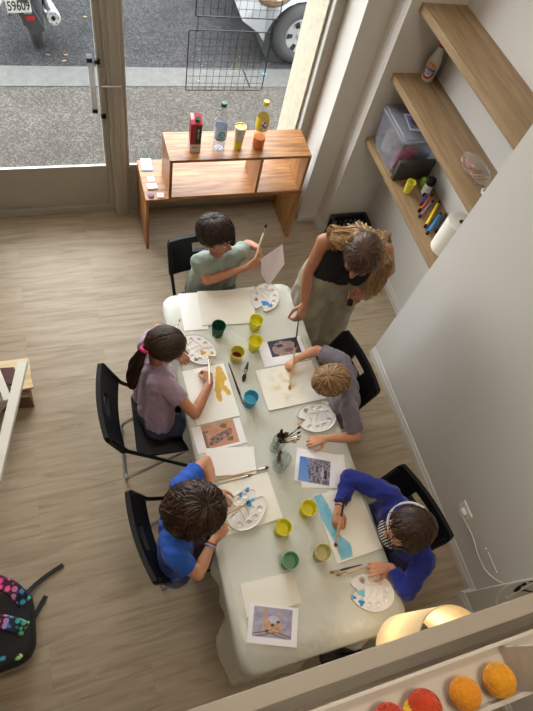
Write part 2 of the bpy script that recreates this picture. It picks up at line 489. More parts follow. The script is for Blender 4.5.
def skirt(name, a, b, nrm, h=0.075):
    """profiled skirting from a to b with outward normal nrm"""
    a = Vector((a[0], a[1], 0)); b = Vector((b[0], b[1], 0)); n = Vector((nrm[0], nrm[1], 0))
    prof = [(0, 0), (.014, 0), (.014, h * .6), (.009, h * .68), (.009, h * .86), (.004, h), (0, h)]
    bm = B(); r0 = [bm.verts.new(a + n * p[0] + Vector((0, 0, p[1]))) for p in prof]; r1 = [bm.verts.new(b + n * p[0] + Vector((0, 0, p[1]))) for p in prof]
    k = len(prof)
    for i in range(k): bm.faces.new((r0[i], r0[(i + 1) % k], r1[(i + 1) % k], r1[i]))
    bm.faces.new(r0); bm.faces.new(list(reversed(r1)))
    return struct(name, bm, M['skirting'])
skirt('baseboard_right', (XR, -0.14), (XR, 1.546), (-1, 0), 0.085)
skirt('baseboard_pilaster', (1.80, -3.0), (1.80, -0.14), (-1, 0), 0.085)
skirt('baseboard_pilaster_return', (1.795, -0.14), (XR, -0.14), (0, 1), 0.085)
skirt('baseboard_niche', (2.225, 1.546), (2.225, 2.72), (-1, 0), 0.085)
skirt('baseboard_niche_end', (1.862, 2.72), (2.225, 2.72), (0, -1), 0.085)
skirt('baseboard_niche_return', (1.86, 2.72), (1.86, 2.87), (-1, 0), 0.085)
skirt('baseboard_window_side', (1.69, 2.87), (1.86, 2.87), (0, -1), 0.085)
# window wall: door on the left, fixed light on the right
X0, X1, X2, X3 = -0.75, 0.245, 0.335, 1.62
def frame_box(bm, x0, x1, z0, z1, y0=YW - .03, y1=YW + .03, bev=0.003): box2(bm, (x0, y0, z0), (x1, y1, z1), bev)
root = thing('door_1', 'taupe metal framed glass shop door with kick panel, left of the post', 'door', (X0, YW, 0)); root['kind'] = 'structure'; 
def wpart(name, bm, m, parent): return obj(name, bm, m, parent, smooth=False, world=True)
bm = B()
frame_box(bm, X0, X0 + .09, 0.01, 3.0); frame_box(bm, X1 - .035, X1, 0.01, 3.0)
frame_box(bm, X0 + .09, X1 - .035, .36, .435, YW - .012, YW + .012); frame_box(bm, X0 + .09, X1 - .035, 0.01, .07); frame_box(bm, X0 + .09, X1 - .035, 2.9, 3.0)
wpart('door_frame', bm, M['alu'], root)
bm = B(); frame_box(bm, X0 + .09, X1 - .035, .07, .36, YW - .008, YW + .01); wpart('kick_panel', bm, M['alu'], root)
bm = B(); box2(bm, (X0 + .09, YW - .012, .43), (X1 - .035, YW + .0, .438)); box2(bm, (X1 - .045, YW - .036, .435), (X1 - .035, YW, 2.9)); wpart('glazing_bead', bm, M['alu_light'], root)
bm = B(); box2(bm, (X0 + .08, YW, .43), (X1 - .03, YW + .008, 2.91)); wpart('glass_pane', bm, M['glass'], root)
# lever handle and latch on the door stile
bm = B()
p = aty(111, 78, YW - .03); q = aty(115, 97, YW - .03)
box2(bm, (.258, YW - .05, .93), (.292, YW - .045, 1.14), .002)
tube(bm, [(.275, YW - .045, 1.1), (.275, YW - .09, 1.1)], .008, 10)
tube(bm, [(.215, YW - .09, 1.1), (.33, YW - .09, 1.1)], .007, 10)
tube(bm, [(.283, YW - .075, 1.08), (.286, YW - .08, .95)], .009, 10)
ring(bm, (.28, YW - .05, .93), .012, .006, axis=Vector((0, 1, 0)))
wpart('door_handle', bm, M['steel'], root)
# central post
bm = B()
box2(bm, (X1, YW - .07, 0), (X2, YW + .05, 3.0), .004)
box2(bm, (X1 + .025, YW - .082, 0), (X1 + .06, YW - .07, 3.0), .003)
struct('trim_1', bm, M['alu'])
# fixed window
root = thing('window_1', 'large fixed shop window with taupe frame behind the wooden bench', 'window', (X2, YW, 0)); root['kind'] = 'structure'
bm = B()
frame_box(bm, X2, X2 + .02, 0.0, 3.0); frame_box(bm, X3 - .0, 1.69, 0.0, 3.0, YW - .03, YW + .03)
frame_box(bm, X2, X3, 0.0, .43, YW - .014, YW + .014); frame_box(bm, X2, X3, 2.93, 3.0)
wpart('window_frame', bm, M['alu'], root)
bm = B(); frame_box(bm, X2 + .02, X2 + .03, .43, 2.93, YW - .036, YW); frame_box(bm, X2 + .02, X3, .43, .437, YW - .013, YW); frame_box(bm, X3 - .008, X3, .43, 2.93, YW - .036, YW); wpart('glazing_bead', bm, M['alu_light'], root)
bm = B(); frame_box(bm, X2 + .05, X2 + .16, .08, .36, YW - .028, YW - .0142); wpart('panel_moulding', bm, M['alu'], root)
bm = B(); box2(bm, (X2 + .015, YW, .42), (X3 + .005, YW + .008, 2.94)); wpart('glass_pane', bm, M['glass'], root)
# stone reveal outside the glass
bm = B(); box2(bm, (1.60, YW + .03, 0), (1.86, YW + .34, 3.3)); struct('trim_2', bm, M['stone'])
bm = B(); box2(bm, (-1.2, 3.2, -0.06), (1.6, 3.36, -0.005), .004); struct('trim_3', bm, M['kerb'])
# street
bm = B(); box2(bm, (-14, 3.2, -0.12), (16, 4.66, -0.02)); struct('ground_pavement', bm, M['pavement'])
bm = B()
xs = [-14, -8, -6.6, -5.1, -3.7, -2.2, -0.95, 0.40, 1.75, 3.2, 4.6, 6, 9, 16]
for i in range(len(xs) - 1): box2(bm, (xs[i] + .006, 4.66, -0.2), (xs[i + 1] - .006, 4.95, -0.012), .006)
struct('ground_kerb', bm, M['kerb'])
bm = B(); box2(bm, (-30, 4.94, -0.3), (30, 60, -0.05)); struct('ground_road', bm, M['road'])
# ------------------------------------------------------------ furniture
TZ = 0.74
# table: folding trestle table, rounded corners
TX0, TX1, TY0, TY1 = 0.345, 1.105, -0.155, 1.725
tcx, tcy = (TX0 + TX1) / 2, (TY0 + TY1) / 2
tb = thing('folding_table', 'long pale folding table with rounded corners that everyone sits around', 'table', (tcx, tcy, 0))
bm = B(); prism(bm, rrect(TX1 - TX0, TY1 - TY0, .07, 8), TZ - .045, TZ, .006); obj('table_top', bm, M['table_top'], tb)
for sy in (-1, 1):
    bm = B(); y = sy * .62
    for sx in (-1, 1):
        tube(bm, [(sx * .29, y, TZ - .045), (sx * .30, y + sy * .05, .04)], .014, 10)
    tube(bm, [(-.3, y + sy * .05, .05), (.3, y + sy * .05, .05)], .014, 10)
    tube(bm, [(-.29, y + sy * .02, .45), (.29, y + sy * .02, .45)], .011, 10)
    obj('leg_frame', bm, M['black_metal'], tb)
    bm = B(); tube(bm, [(0, y + sy * .02, .45), (0, y - sy * .3, TZ - .05)], .009, 8); obj('brace', bm, M['black_metal'], tb)
    for sx in (-1, 1):
        bm = B(); tube(bm, [(sx * .30, y + sy * .05, .0), (sx * .30, y + sy * .05, .04)], .018, 10); obj('rubber_foot', bm, M['black_pl'], tb)
bm = B(); box2(bm, (-.33, -.86, TZ - .07), (-.31, .86, TZ - .0455)); box2(bm, (.31, -.86, TZ - .07), (.33, .86, TZ - .0455)); obj('side_rail', bm, M['black_metal'], tb)
# clear vinyl cover draped over the table
def cover():
    bm = B()
    nu = 192; w = TX1 - TX0; h = TY1 - TY0
    def outl(s, grow):
        pts = rrect(w + grow * 2, h + grow * 2, .07 + grow, 10)
        return pts
    base = rrect(w + .004, h + .004, .072, 10)
    # resample the outline
    def resamp(pts, n):
        L = [0]; m = len(pts)
        for i in range(m): L.append(L[-1] + (Vector(pts[(i + 1) % m]) - Vector(pts[i])).length)
        out = []
        for k in range(n):
            t = L[-1] * k / n
            for i in range(m):
                if L[i] <= t <= L[i + 1]:
                    f = (t - L[i]) / max(1e-9, L[i + 1] - L[i]); out.append(Vector(pts[i]).lerp(Vector(pts[(i + 1) % m]), f)); break
        return out
    o = resamp(base, nu)
    rings = []
    ctr = [bm.verts.new((0, 0, TZ + .0012))]
    for t in (.5, .9, 1.0):
        rings.append([bm.verts.new((p.x * t, p.y * t, TZ + .0014)) for p in o])
    for k in range(1, 8):
        rr = []
        for i, p in enumerate(o):
            # drop length varies: long at the bottom-left corner, short elsewhere
            dl = math.hypot(p.x + w / 2, p.y + h / 2)
            drop = .05 + .24 * math.exp(-(dl / .25) ** 2) + .10 * max(0, (-p.x / w * 2)) * (0.5 + .5 * math.sin(p.y * 3)) * .4
            n = Vector((p.x / w * .6, p.y / h * 1.4)).normalized()
            if abs(p.x) > w / 2 - .06 and abs(p.y) < h / 2 - .07: n = Vector((1 if p.x > 0 else -1, 0))
            elif abs(p.y) > h / 2 - .02: n = Vector((0, 1 if p.y > 0 else -1)) 
            f = k / 7
            wob = .012 * math.sin(i * .55) * f + .010 * math.sin(i * 1.3 + 1) * f
            z = TZ + .001 - drop * f
            off = .003 + (.012 + wob) * f + .05 * math.exp(-(dl / .2) ** 2) * f
            rr.append(bm.verts.new((p.x + n.x * off, p.y + n.y * off, z)))
        rings.append(rr)
    for i in range(nu): bm.faces.new((ctr[0], rings[0][i], rings[0][(i + 1) % nu]))
    for a, b in zip(rings, rings[1:]):
        for i in range(nu): bm.faces.new((a[i], a[(i + 1) % nu], b[(i + 1) % nu], b[i]))
    bmesh.ops.translate(bm, verts=bm.verts[:], vec=(tcx, tcy, 0))
    return bm
cv = obj('table_cover', cover(), M['cloth'], None, angle=80)
tag(cv, 'clear wrinkled vinyl cover draped over the long table top', 'tablecloth')
ZT = TZ + .0028

# folding chairs -------------------------------------------------
def make_chair(label):
    t = thing('folding_chair', label, 'chair', group='black folding chairs around the table')
    # seat
    bm = B()
    prism(bm, [(p[0], p[1]) for p in rrect(.37, .385, .05, 6, .015, 0)], .425, .45, .006); obj('seat', bm, M['black_pl'], t)
    # backrest: curved panel with a hand slot, reclined
    bm = B(); W, Hh = .42, .215; nx, nz = 25, 11
    def bp(u, v, s):
        y = (u - .5) * W; zz = .575 + v * Hh
        x = -.205 - .34 * (zz - .50) - .02 * (1 - (2 * u - 1) ** 2) + s * .011
        ed = .0
        if v > .85: y *= 1 - .06 * ((v - .85) / .15) ** 2
        return (x, y, zz)
    F = [[bm.verts.new(bp(i / nx, j / nz, 1)) for i in range(nx + 1)] for j in range(nz + 1)]
    K = [[bm.verts.new(bp(i / nx, j / nz, -1)) for i in range(nx + 1)] for j in range(nz + 1)]
    slot = lambda i, j: 9 <= i < 16 and 6 <= j < 9
    for j in range(nz):
        for i in range(nx):
            if slot(i, j): continue
            bm.faces.new((F[j][i], F[j][i + 1], F[j + 1][i + 1], F[j + 1][i])); bm.faces.new((K[j][i], K[j + 1][i], K[j + 1][i + 1], K[j][i + 1]))
            for (di, dj, a, b) in ((0, -1, (i, j), (i + 1, j)), (0, 1, (i, j + 1), (i + 1, j + 1)), (-1, 0, (i, j), (i, j + 1)), (1, 0, (i + 1, j), (i + 1, j + 1))):
                ii, jj = i + di, j + dj
                if ii < 0 or jj < 0 or ii >= nx or jj >= nz or slot(ii, jj):
                    bm.faces.new((F[a[1]][a[0]], F[b[1]][b[0]], K[b[1]][b[0]], K[a[1]][a[0]]))
    obj('backrest', bm, M['black_pl'], t)
    for s in (-1, 1):
        bm = B(); tube(bm, [(-.285, s * .195, .755), (-.215, s * .195, .56), (-.02, s * .195, .33), (.235, s * .195, .015)], .0105, 8, flat=1.0); obj('front_leg', bm, M['black_metal'], t)
        bm = B(); tube(bm, [(.14, s * .17, .418), (-.22, s * .17, .05), (-.238, s * .165, .018), (-.24, s * .14, .012)], .0105, 8); obj('rear_leg', bm, M['steel'], t)
        bm = B(); tube(bm, [(.235, s * .195, .0), (.235, s * .195, .03)], .014, 8); obj('rubber_foot', bm, M['black_pl'], t)
    bm = B(); tube(bm, [(-.24, -.145, .012), (-.24, .145, .012)], .0105, 8); obj('rear_floor_bar', bm, M['steel'], t)
    bm = B(); tube(bm, [(.14, -.195, .13), (.14, .195, .13)], .008, 8); obj('stretcher', bm, M['black_metal'], t)
    return t
ch = make_chair('black folding chair with white slot seen at left, under the girl in lilac')
ch.location = (.265, 1.125, 0); ch.rotation_euler = (0, 0, math.radians(-3))
chairs = [
    ('black folding chair at lower left, under the child in the bright blue T-shirt', (.335, .52, 0), 8),
    ('black folding chair behind the blond boy, nearest the wall edge', (1.045, 1.09, 0), 187),
    ('black folding chair behind the girl in the navy sweater and glasses', (1.10, .245, 0), 195),
    ('black folding chair at the window end of the table, under the boy in pale green', (.67, 1.79, 0), -86)]
CH = [ch]
for lb, loc, r in chairs: CH.append(dup(ch, loc, math.radians(r), lb))

# wooden bench and box shelf ------------------------------------
bx0, bx1, by0, by1, bz = .415, 1.56, 2.70, 3.09, .50
bn = thing('wooden_bench', 'low varnished pine bench standing in front of the window', 'bench', ((bx0 + bx1) / 2, (by0 + by1) / 2, 0))
bm = B(); box2(bm, (bx0, by0, bz - .022), (bx1, by1, bz), .002); obj('bench_top', bm, M['bench'], bn, world=True, smooth=False)
for x in (bx0, bx1 - .022):
    bm = B(); box2(bm, (x, by0, 0), (x + .022, by1, bz - .0225), .002); obj('side_panel', bm, M['bench_y'], bn, world=True, smooth=False)
# shelf box on the bench
sx0, sx1, sy0, sy1, sz0, sz1 = .57, 1.55, 2.70, 2.97, bz + .0005, .825
sb = thing('box_shelf', 'open pine box shelf with one divider standing on the low bench', 'shelf', ((sx0 + sx1) / 2, (sy0 + sy1) / 2, bz))
bm = B(); box2(bm, (sx0, sy0, sz1 - .02), (sx1, sy1, sz1), .002); obj('top_board', bm, M['bench'], sb, world=True, smooth=False)
bm = B(); box2(bm, (sx0 + .021, sy0, sz0), (sx1 - .021, sy1, sz0 + .012), .001); obj('bottom_board', bm, M['bench'], sb, world=True, smooth=False)
for nm, x in (('side_panel', sx0), ('side_panel', sx1 - .02), ('divider', 1.185)):
    bm = B(); box2(bm, (x, sy0, sz0 + (.0125 if nm == 'divider' else 0)), (x + .02, sy1, sz1 - .0205), .001); obj(nm, bm, M['bench_y'], sb, world=True, smooth=False)
# leaflets on the bench end
def flat_sheet(name, c, w, h, rot, th, mat, parent=None, curl=0.0, bulge=0):
    """one sheet with thickness, x along its width"""
    bm = B(); box(bm, (0, 0, th / 2), (w, h, th), 0, min(.0004, th * .3)); o = obj(name, bm, mat, parent, smooth=False)
    o.location = c; o.rotation_euler = (0, 0, rot); return o
def printed(name, c, w, h, rot, th, func, nx=40, ny=30, parent=None, mat=None):
    bm = B(); lay = bm.loops.layers.float_color.new('ink')
    box(bm, (0, 0, th / 2), (w, h, th))
    for f in bm.faces:
        for lp in f.loops: lp[lay] = func(.001, .001)
    # replace the top by the printed grid
    top = [f for f in bm.faces if f.normal.z > .9 or all(v.co.z > th * .9 for v in f.verts)]
    bmesh.ops.delete(bm, geom=top, context='FACES')
    paint_grid(bm, w, h, nx, ny, func, th)
    bmesh.ops.remove_doubles(bm, verts=bm.verts[:], dist=1e-5)
    o = obj(name, bm, mat or M['ink'], parent, smooth=False); o.location = c; o.rotation_euler = (0, 0, rot); return o
W_ = rgb(228, 226, 224)
def f_brochure(u, v):
    c = mix(rgb(120, 160, 200), rgb(205, 215, 225), .5 + fbm(u * 5, v * 5, 1))
    if u < .3 + .2 * math.sin(v * 3): c = mix(c, rgb(225, 225, 225), .9)
    if v < .12: c = rgb(60, 80, 110)
    if .4 < u < .9 and int(v * 22) % 2 and v > .3: c = mix(c, rgb(90, 120, 160), .4)
    return c
def f_card(seed):
    def f(u, v):
        d = math.hypot(u - .5, (v - .5))
        if d < .28 and (int(d * 40) % 2 or fbm(u * 14, v * 14, seed) > .05): return rgb(130, 136, 165)
        return rgb(224, 220, 224)
    return f
zb = bz + .0005
def bpx(px, py): return at(px, py, zb)
o = printed('brochure', bpx(146.5, 165), .075, .125, math.radians(-3), .003, f_brochure, 24, 30); tag(o, 'blue and white folded brochure at the window end of the bench', 'brochure')
o = printed('card', bpx(151, 179), .045, .045, 0, .002, f_card(1), 20, 20); tag(o, 'small white card with a grey drawing, nearest the brochure', 'card', 'small cards on the bench end')
o = printed('card_stack', bpx(152, 187), .068, .05, math.radians(3), .010, f_card(2), 20, 20); tag(o, 'thicker stack of pale cards in the middle of the bench end', 'cards')
o = printed('card', bpx(160.5, 195.5), .045, .042, math.radians(-4), .006, f_card(5), 20, 20); tag(o, 'small white card at the front of the bench beside the purple disc', 'card', 'small cards on the bench end')
def f_disc(u, v): return mix(rgb(66, 34, 60), rgb(150, 110, 150), 1.6 * abs(fbm(u * 9, v * 9, 3)) + .1)
bm = B(); lathe(bm, [(0, 0), (.020, 0), (.022, .003), (.022, .007), (.018, .009), (0, .010)], seg=24)
def disc_mat():
    nt = NT('purple_disc'); b = nt.n('ShaderNodeBsdfPrincipled'); tc = nt.n('ShaderNodeTexCoord'); v = nt.n('ShaderNodeTexVoronoi'); v.inputs['Scale'].default_value = 110
    nt.l(tc.outputs['Object'], v.inputs[0]); r = ramp(nt, [(0.2, rgb(60, 28, 52)), (0.6, rgb(120, 80, 120))], v.outputs['Distance']); nt.l(r.outputs[0], b.inputs[0]); nt.l(b.outputs[0], nt.out.inputs[0]); return nt.m
o = obj('badge', bm, disc_mat()); o.location = bpx(151, 196); tag(o, 'round purple badge at the front edge of the bench', 'badge')

# things on the box shelf ---------------------------------------
zs = sz1 + .0005
# juice carton
pc = at(194, 148, zs)
def f_carton(side):
    def f(u, v):
        if v < .28:
            c = rgb(205, 198, 196)
            if .2 < u < .8 and .12 < v < .2 and int(u * 26) % 2: c = rgb(150, 30, 40)
            return c
        c = mix(rgb(176, 26, 40), rgb(120, 14, 24), .5 + fbm(u * 5, v * 9, side))
        if fbm(u * 6 + 3, v * 6, side + 4) > .12 and u < .6: c = mix(rgb(130, 70, 30), rgb(60, 20, 16), fbm(u * 20, v * 20) + .5)
        if side == 0 and .48 < u < .92 and .32 < v < .93:
            c = rgb(22, 42, 32)
            if .62 < u < .78 and .45 < v < .86 and int(v * 60) % 4 < 2: c = rgb(170, 180, 170)
        return c
    return f
ct = thing('juice_carton', 'red and white juice carton, leftmost of the drinks on the shelf', 'carton', pc, math.radians(-4))
bm = B(); lay = bm.loops.layers.float_color.new('ink')
cw, cd, chh = .070, .070, .205
def face_grid(bm, o, ux, uz, nx, nz, func):
    o = Vector(o); ux = Vector(ux); uz = Vector(uz)
    vs = [[bm.verts.new(o + ux * (i / nx) + uz * (j / nz)) for i in range(nx + 1)] for j in range(nz + 1)]
    for j in range(nz):
        for i in range(nx):
            f = bm.faces.new((vs[j][i], vs[j][i + 1], vs[j + 1][i + 1], vs[j + 1][i]))
            for lp, (u, v) in zip(f.loops, ((i, j), (i + 1, j), (i + 1, j + 1), (i, j + 1))): lp[lay] = func(u / nx, v / nz)
a, b = cw / 2, cd / 2
face_grid(bm, (-a, -b, 0), (cw, 0, 0), (0, 0, chh), 20, 50, f_carton(0)); face_grid(bm, (a, -b, 0), (0, cd, 0), (0, 0, chh), 12, 30, f_carton(1))
face_grid(bm, (a, b, 0), (-cw, 0, 0), (0, 0, chh), 12, 30, f_carton(2)); face_grid(bm, (-a, b, 0), (0, -cd, 0), (0, 0, chh), 12, 30, f_carton(3))
def f_top(u, v): return rgb(196, 60, 72) if u > .3 or v < .5 else rgb(220, 214, 210)
face_grid(bm, (-a, -b, chh), (cw, 0, 0), (0, cd, .03), 8, 8, f_top); face_grid(bm, (-a, b, 0), (cw, 0, 0), (0, -cd, 0), 2, 2, f_top)
face_grid(bm, (-a, b, chh), (cw, 0, 0), (0, 0, .03), 2, 2, f_top)
for sgn in (-1, 1):
    q = [bm.verts.new((sgn * a, -b, chh)), bm.verts.new((sgn * a, b, chh)), bm.verts.new((sgn * a, b, chh + .03))]; f = bm.faces.new(q)
    for lp in f.loops: lp[lay] = rgb(196, 60, 72)
bmesh.ops.remove_doubles(bm, verts=bm.verts[:], dist=1e-5)
obj('carton_body', bm, M['ink'], ct, smooth=False)
bm = B(); ax = Vector((0, -.4, 1)).normalized(); lathe(bm, [(0, .02), (.014, .02), (.014, .002), (.016, 0), (.016, -.004), (0, -.004)], (.006, -.012, chh + .014), 18, ax); obj('cap', bm, plain('dark_green_cap', rgb(30, 74, 56), .4), ct)
# clear bottles
M['pet'] = clear('clear_bottle', (0.93, 0.95, 0.965, 1), 0.04, diff=0.06)
def bottle(name, label, loc, H, R, capmat, liquid, band, rot=0):
    t = thing(name, label, 'bottle', loc, rot)
    prof = [(0, .004), (R * .8, 0), (R, .012), (R, H * .28), (R * .93, H * .31), (R, H * .34), (R, H * .60), (R * .9, H * .68), (R * .5, H * .84), (R * .36, H * .90), (R * .36, H * .955), (0, H * .955)]
    bm = B(); lathe(bm, prof, seg=28); obj('bottle_body', bm, M['pet'], t)
    bm = B(); lathe(bm, [(0, H), (R * .42, H), (R * .45, H * .99), (R * .45, H * .93), (0, H * .93)], seg=20); obj('cap', bm, capmat, t)
    if liquid:
        m, hh = liquid; q = R * .95
        bm = B(); lathe(bm, [(0, .006), (q * .8, .006), (q, .016), (q, hh), (0, hh)], seg=28); obj('drink', bm, m, t)
    z0, z1, func = band
    bm = B(); lay = bm.loops.layers.float_color.new('ink'); n, k = 64, 18; r = R * 1.012
    vs = [[bm.verts.new((r * math.sin(2 * PI * i / n), -r * math.cos(2 * PI * i / n), z0 + (z1 - z0) * j / k)) for i in range(n)] for j in range(k + 1)]
    for j in range(k):
        for i in range(n):
            f = bm.faces.new((vs[j][i], vs[j][(i + 1) % n], vs[j + 1][(i + 1) % n], vs[j + 1][i]))
            for lp, (u, v) in zip(f.loops, ((i, j), (i + 1, j), (i + 1, j + 1), (i, j + 1))): lp[lay] = func(((u / n + .5) % 1.0), v / k)
    obj('label_wrap', bm, M['ink'], t); return t
def f_water(u, v):
    c = mix(rgb(176, 196, 222), rgb(216, 224, 232), .5 + fbm(u * 9, v * 4, 2))
    d = math.hypot((u - .5) * 6, (v - .55) * 1.6)
    if .35 < d < .5: c = rgb(60, 120, 150)
    if d < .3: c = rgb(120, 190, 200)
    if v < .22 and .3 < u < .7: c = mix(rgb(30, 110, 90), rgb(170, 210, 200), .5 + fbm(u * 20, v * 10))
    return c
def f_soda(u, v):
    c = rgb(226, 192, 30)
    d = math.hypot((u - .5) * 5.5, (v - .5) * 1.3)
    if d < .52: c = rgb(236, 232, 222)
    if d < .45 and u > .5 and fbm(u * 18, v * 6, 4) > -.12: c = rgb(206, 40, 48)
    if d < .45 and u <= .5 and fbm(u * 18, v * 6, 9) > -.02: c = rgb(50, 80, 160)
    if v < .1: c = rgb(200, 170, 40)
    return c
bottle('water_bottle', 'clear water bottle with a green cap beside the juice carton', at(218.5, 148, zs), .335, .041, plain('green_cap', rgb(20, 84, 62), .4), (clear('still_water', (.86, .90, .95, 1), .02), .06), (.085, .17, f_water))
nt_amber = clear('orange_soda', (0.90, 0.45, 0.03, 1), .05, diff=.75, diffcol=rgb(206, 112, 6))
bottle('soda_bottle', 'soda bottle with yellow cap and orange drink, rightmost on the shelf', at(257.5, 147, zs), .345, .041, plain('yellow_cap', rgb(224, 206, 40), .4), (nt_amber, .085), (.15, .24, f_soda))
def cup_shape(bm, R0, R1, H, th=.0016, seg=32):
    lathe(bm, [(0, .001), (R0 - .003, 0), (R0, .003), (R1 * .99, H * .93), (R1 + .0015, H * .96), (R1 + .0015, H), (R1 - th, H), (R0 - th, .006), (0, .005)], seg=seg)
cp = thing('tall_cup', 'tall cup, patterned white above and yellow below, beside the soda bottle', 'cup', at(237.5, 147, zs))
bm = B(); cup_shape(bm, .026, .037, .162); 
def patt():
    nt = NT('patterned_cup'); b = nt.n('ShaderNodeBsdfPrincipled'); b.inputs['Roughness'].default_value = .4
    tc = nt.n('ShaderNodeTexCoord'); sp = nt.n('ShaderNodeSeparateXYZ'); nt.l(tc.outputs['Object'], sp.inputs[0])
    v = nt.n('ShaderNodeTexVoronoi'); v.inputs['Scale'].default_value = 70; nt.l(tc.outputs['Object'], v.inputs[0])
    r1 = ramp(nt, [(0.25, rgb(150, 140, 128)), (0.4, rgb(205, 200, 188))], v.outputs['Distance'])
    cp_ = nt.n('ShaderNodeMath', operation='GREATER_THAN'); cp_.inputs[1].default_value = .062; nt.l(sp.outputs[2], cp_.inputs[0])
    m = nt.n('ShaderNodeMix', data_type='RGBA'); m.inputs[6].default_value = rgb(206, 196, 40); nt.l(cp_.outputs[0], m.inputs[0]); nt.l(r1.outputs[0], m.inputs[7])
    nt.l(m.outputs[2], b.inputs[0]); nt.l(b.outputs[0], nt.out.inputs[0]); return nt.m
obj('cup_body', bm, patt(), cp)
bm = B(); lathe(bm, [(0, .155), (.0345, .155), (.0345, .152), (0, .151)], seg=28); obj('cup_filling', bm, plain('yellow_paint_filling', rgb(214, 196, 78), .5), cp)

# wire grid panels hanging in the window ------------------------
def grid_panel(label, x0, x1, z0, z1, y, nx, nz):
    t = thing('wire_grid_panel', label, 'grid panel', ((x0 + x1) / 2, y, z0), group='black wire grids hanging in the window')
    bm = B(); pts = [(x0, y, z0), (x1, y, z0), (x1, y, z1), (x0, y, z1)]
    pr_ = rrect(x1 - x0, z1 - z0, .012, 4, (x0 + x1) / 2, (z0 + z1) / 2)
    tube(bm, [(p[0], y, p[1]) for p in pr_], .0032, 6, closed=True); obj('outer_frame', bm, M['black_metal'], t, world=True)
    bm = B()
    for i in range(1, nx): x = x0 + (x1 - x0) * i / nx; tube(bm, [(x, y, z0), (x, y, z1)], .0013, 5)
    for j in range(1, nz): z = z0 + (z1 - z0) * j / nz; tube(bm, [(x0, y + .001, z), (x1, y + .001, z)], .0013, 5)
    obj('wire_mesh', bm, M['black_metal'], t, world=True)
    bm = B()
    for x in (x0 + .045, x1 - .01):
        tube(bm, [(x, y - .004, z1 - .006), (x, y - .006, z1 + .05), (x, y, z1 + .075)], .0022, 5)
    obj('hook', bm, M['black_metal'], t, world=True)
grid_panel('black wire grid panel, the whole lower one hanging in the window', .705, 1.195, 1.135, 1.50, 2.96, 12, 8)
grid_panel('black wire grid panel hanging above, cut by the top of the photo', .735, 1.22, 1.575, 1.94, 2.96, 12, 8)
bm = B()
for x in (.78, 1.21): tube(bm, [(x, 2.96, 1.94), (x, 3.0, 2.4), (x, 3.085, 2.95)], .002, 5)
o = obj('hanging_cord', bm, M['black_metal']); tag(o, 'thin black cords holding the wire grids up in the window', 'cord')
# clear acrylic pull handle on the door
ph = thing('door_pull', 'clear acrylic pull strip with dark clamps on the glass door', 'door handle', (.19, YW, .86))
bm = B(); 
box2(bm, (.150, YW - .045, .90), (.185, YW - .035, 1.23), .003); obj('pull_strip', bm, clear('frosted_acrylic', (.9, .9, .9, 1), .2, diff=.55, diffcol=rgb(200, 200, 200)), ph, world=True)
for (x, z) in ((.162, 1.235), (.205, 1.225), (.165, .90), (.215, .86)):
    bm = B(); box2(bm, (x - .016, YW - .05, z - .012), (x + .016, YW - .001, z + .012), .002); obj('clamp', bm, M['black_pl'], ph, world=True)

# niche shelves -------------------------------------------------
def wshelf(label, z1, z0):
    t = thing('wall_shelf', label, 'shelf', (2.08, 2.13, z0), group='oak shelves in the wall niche')
    bm = B(); box2(bm, (1.93, 1.55, z0), (2.224, 2.719, z1), .0015); o = obj('shelf_board', bm, M['shelf'], t, world=True, smooth=False)
    return z1
S3 = wshelf('light oak wall shelf, highest of the three in the niche', 1.83, 1.785) + .0006
S2 = wshelf('light oak wall shelf, the middle one of the niche, holding the white bottle', 1.42, 1.375) + .0006
S1 = wshelf('light oak wall shelf, lowest of the niche, holding the storage box and markers', .955, .91) + .0006
# white detergent bottle, leaning label to the room
p = at(429, 79, S2); p.x = min(p.x, 2.14)
db = thing('detergent_bottle', 'white bottle with red and blue label on the middle shelf', 'bottle', p, math.radians(-50))
bm = B(); Hb = .235
lathe(bm, [(0, .003), (.034, 0), (.040, .012), (.041, .09), (.036, .13), (.024, .165), (.015, .19), (.013, .21), (.0, .21)], seg=28); obj('bottle_body', bm, plain('white_bottle', rgb(214, 212, 204), .35), db)
bm = B(); lathe(bm, [(0, .238), (.013, .238), (.017, .232), (.018, .205), (0, .205)], seg=20); obj('cap', bm, plain('red_cap', rgb(178, 30, 40), .4), db)
def f_det(u, v):
    d = math.hypot((u - .5) * 2, (v - .5) * 2)
    if d > .98: return rgb(214, 212, 204)
    if .72 < d and v < .5: return rgb(176, 40, 56)
    if v > .72: return mix(rgb(190, 60, 50), rgb(236, 180, 60), fbm(u * 9, v * 9) + .5)
    if .48 < v < .68 and fbm(u * 12, v * 5, 3) > -.1: return rgb(70, 84, 156)
    if .25 < v < .42 and fbm(u * 12, v * 5, 7) > 0: return rgb(60, 130, 170)
    return rgb(222, 214, 208)
bm = B(); lay = bm.loops.layers.float_color.new('ink'); n, k = 24, 24
vs = [[bm.verts.new((.0425 * math.sin((i / n - .5) * 1.9), -.0425 * math.cos((i / n - .5) * 1.9), .02 + .105 * j / k)) for i in range(n + 1)] for j in range(k + 1)]
for j in range(k):
    for i in range(n):
        f = bm.faces.new((vs[j][i], vs[j][i + 1], vs[j + 1][i + 1], vs[j + 1][i]))
        for lp, (u, v) in zip(f.loops, ((i, j), (i + 1, j), (i + 1, j + 1), (i, j + 1))): lp[lay] = f_det(u / n, v / k)
obj('bottle_label', bm, M['ink'], db)
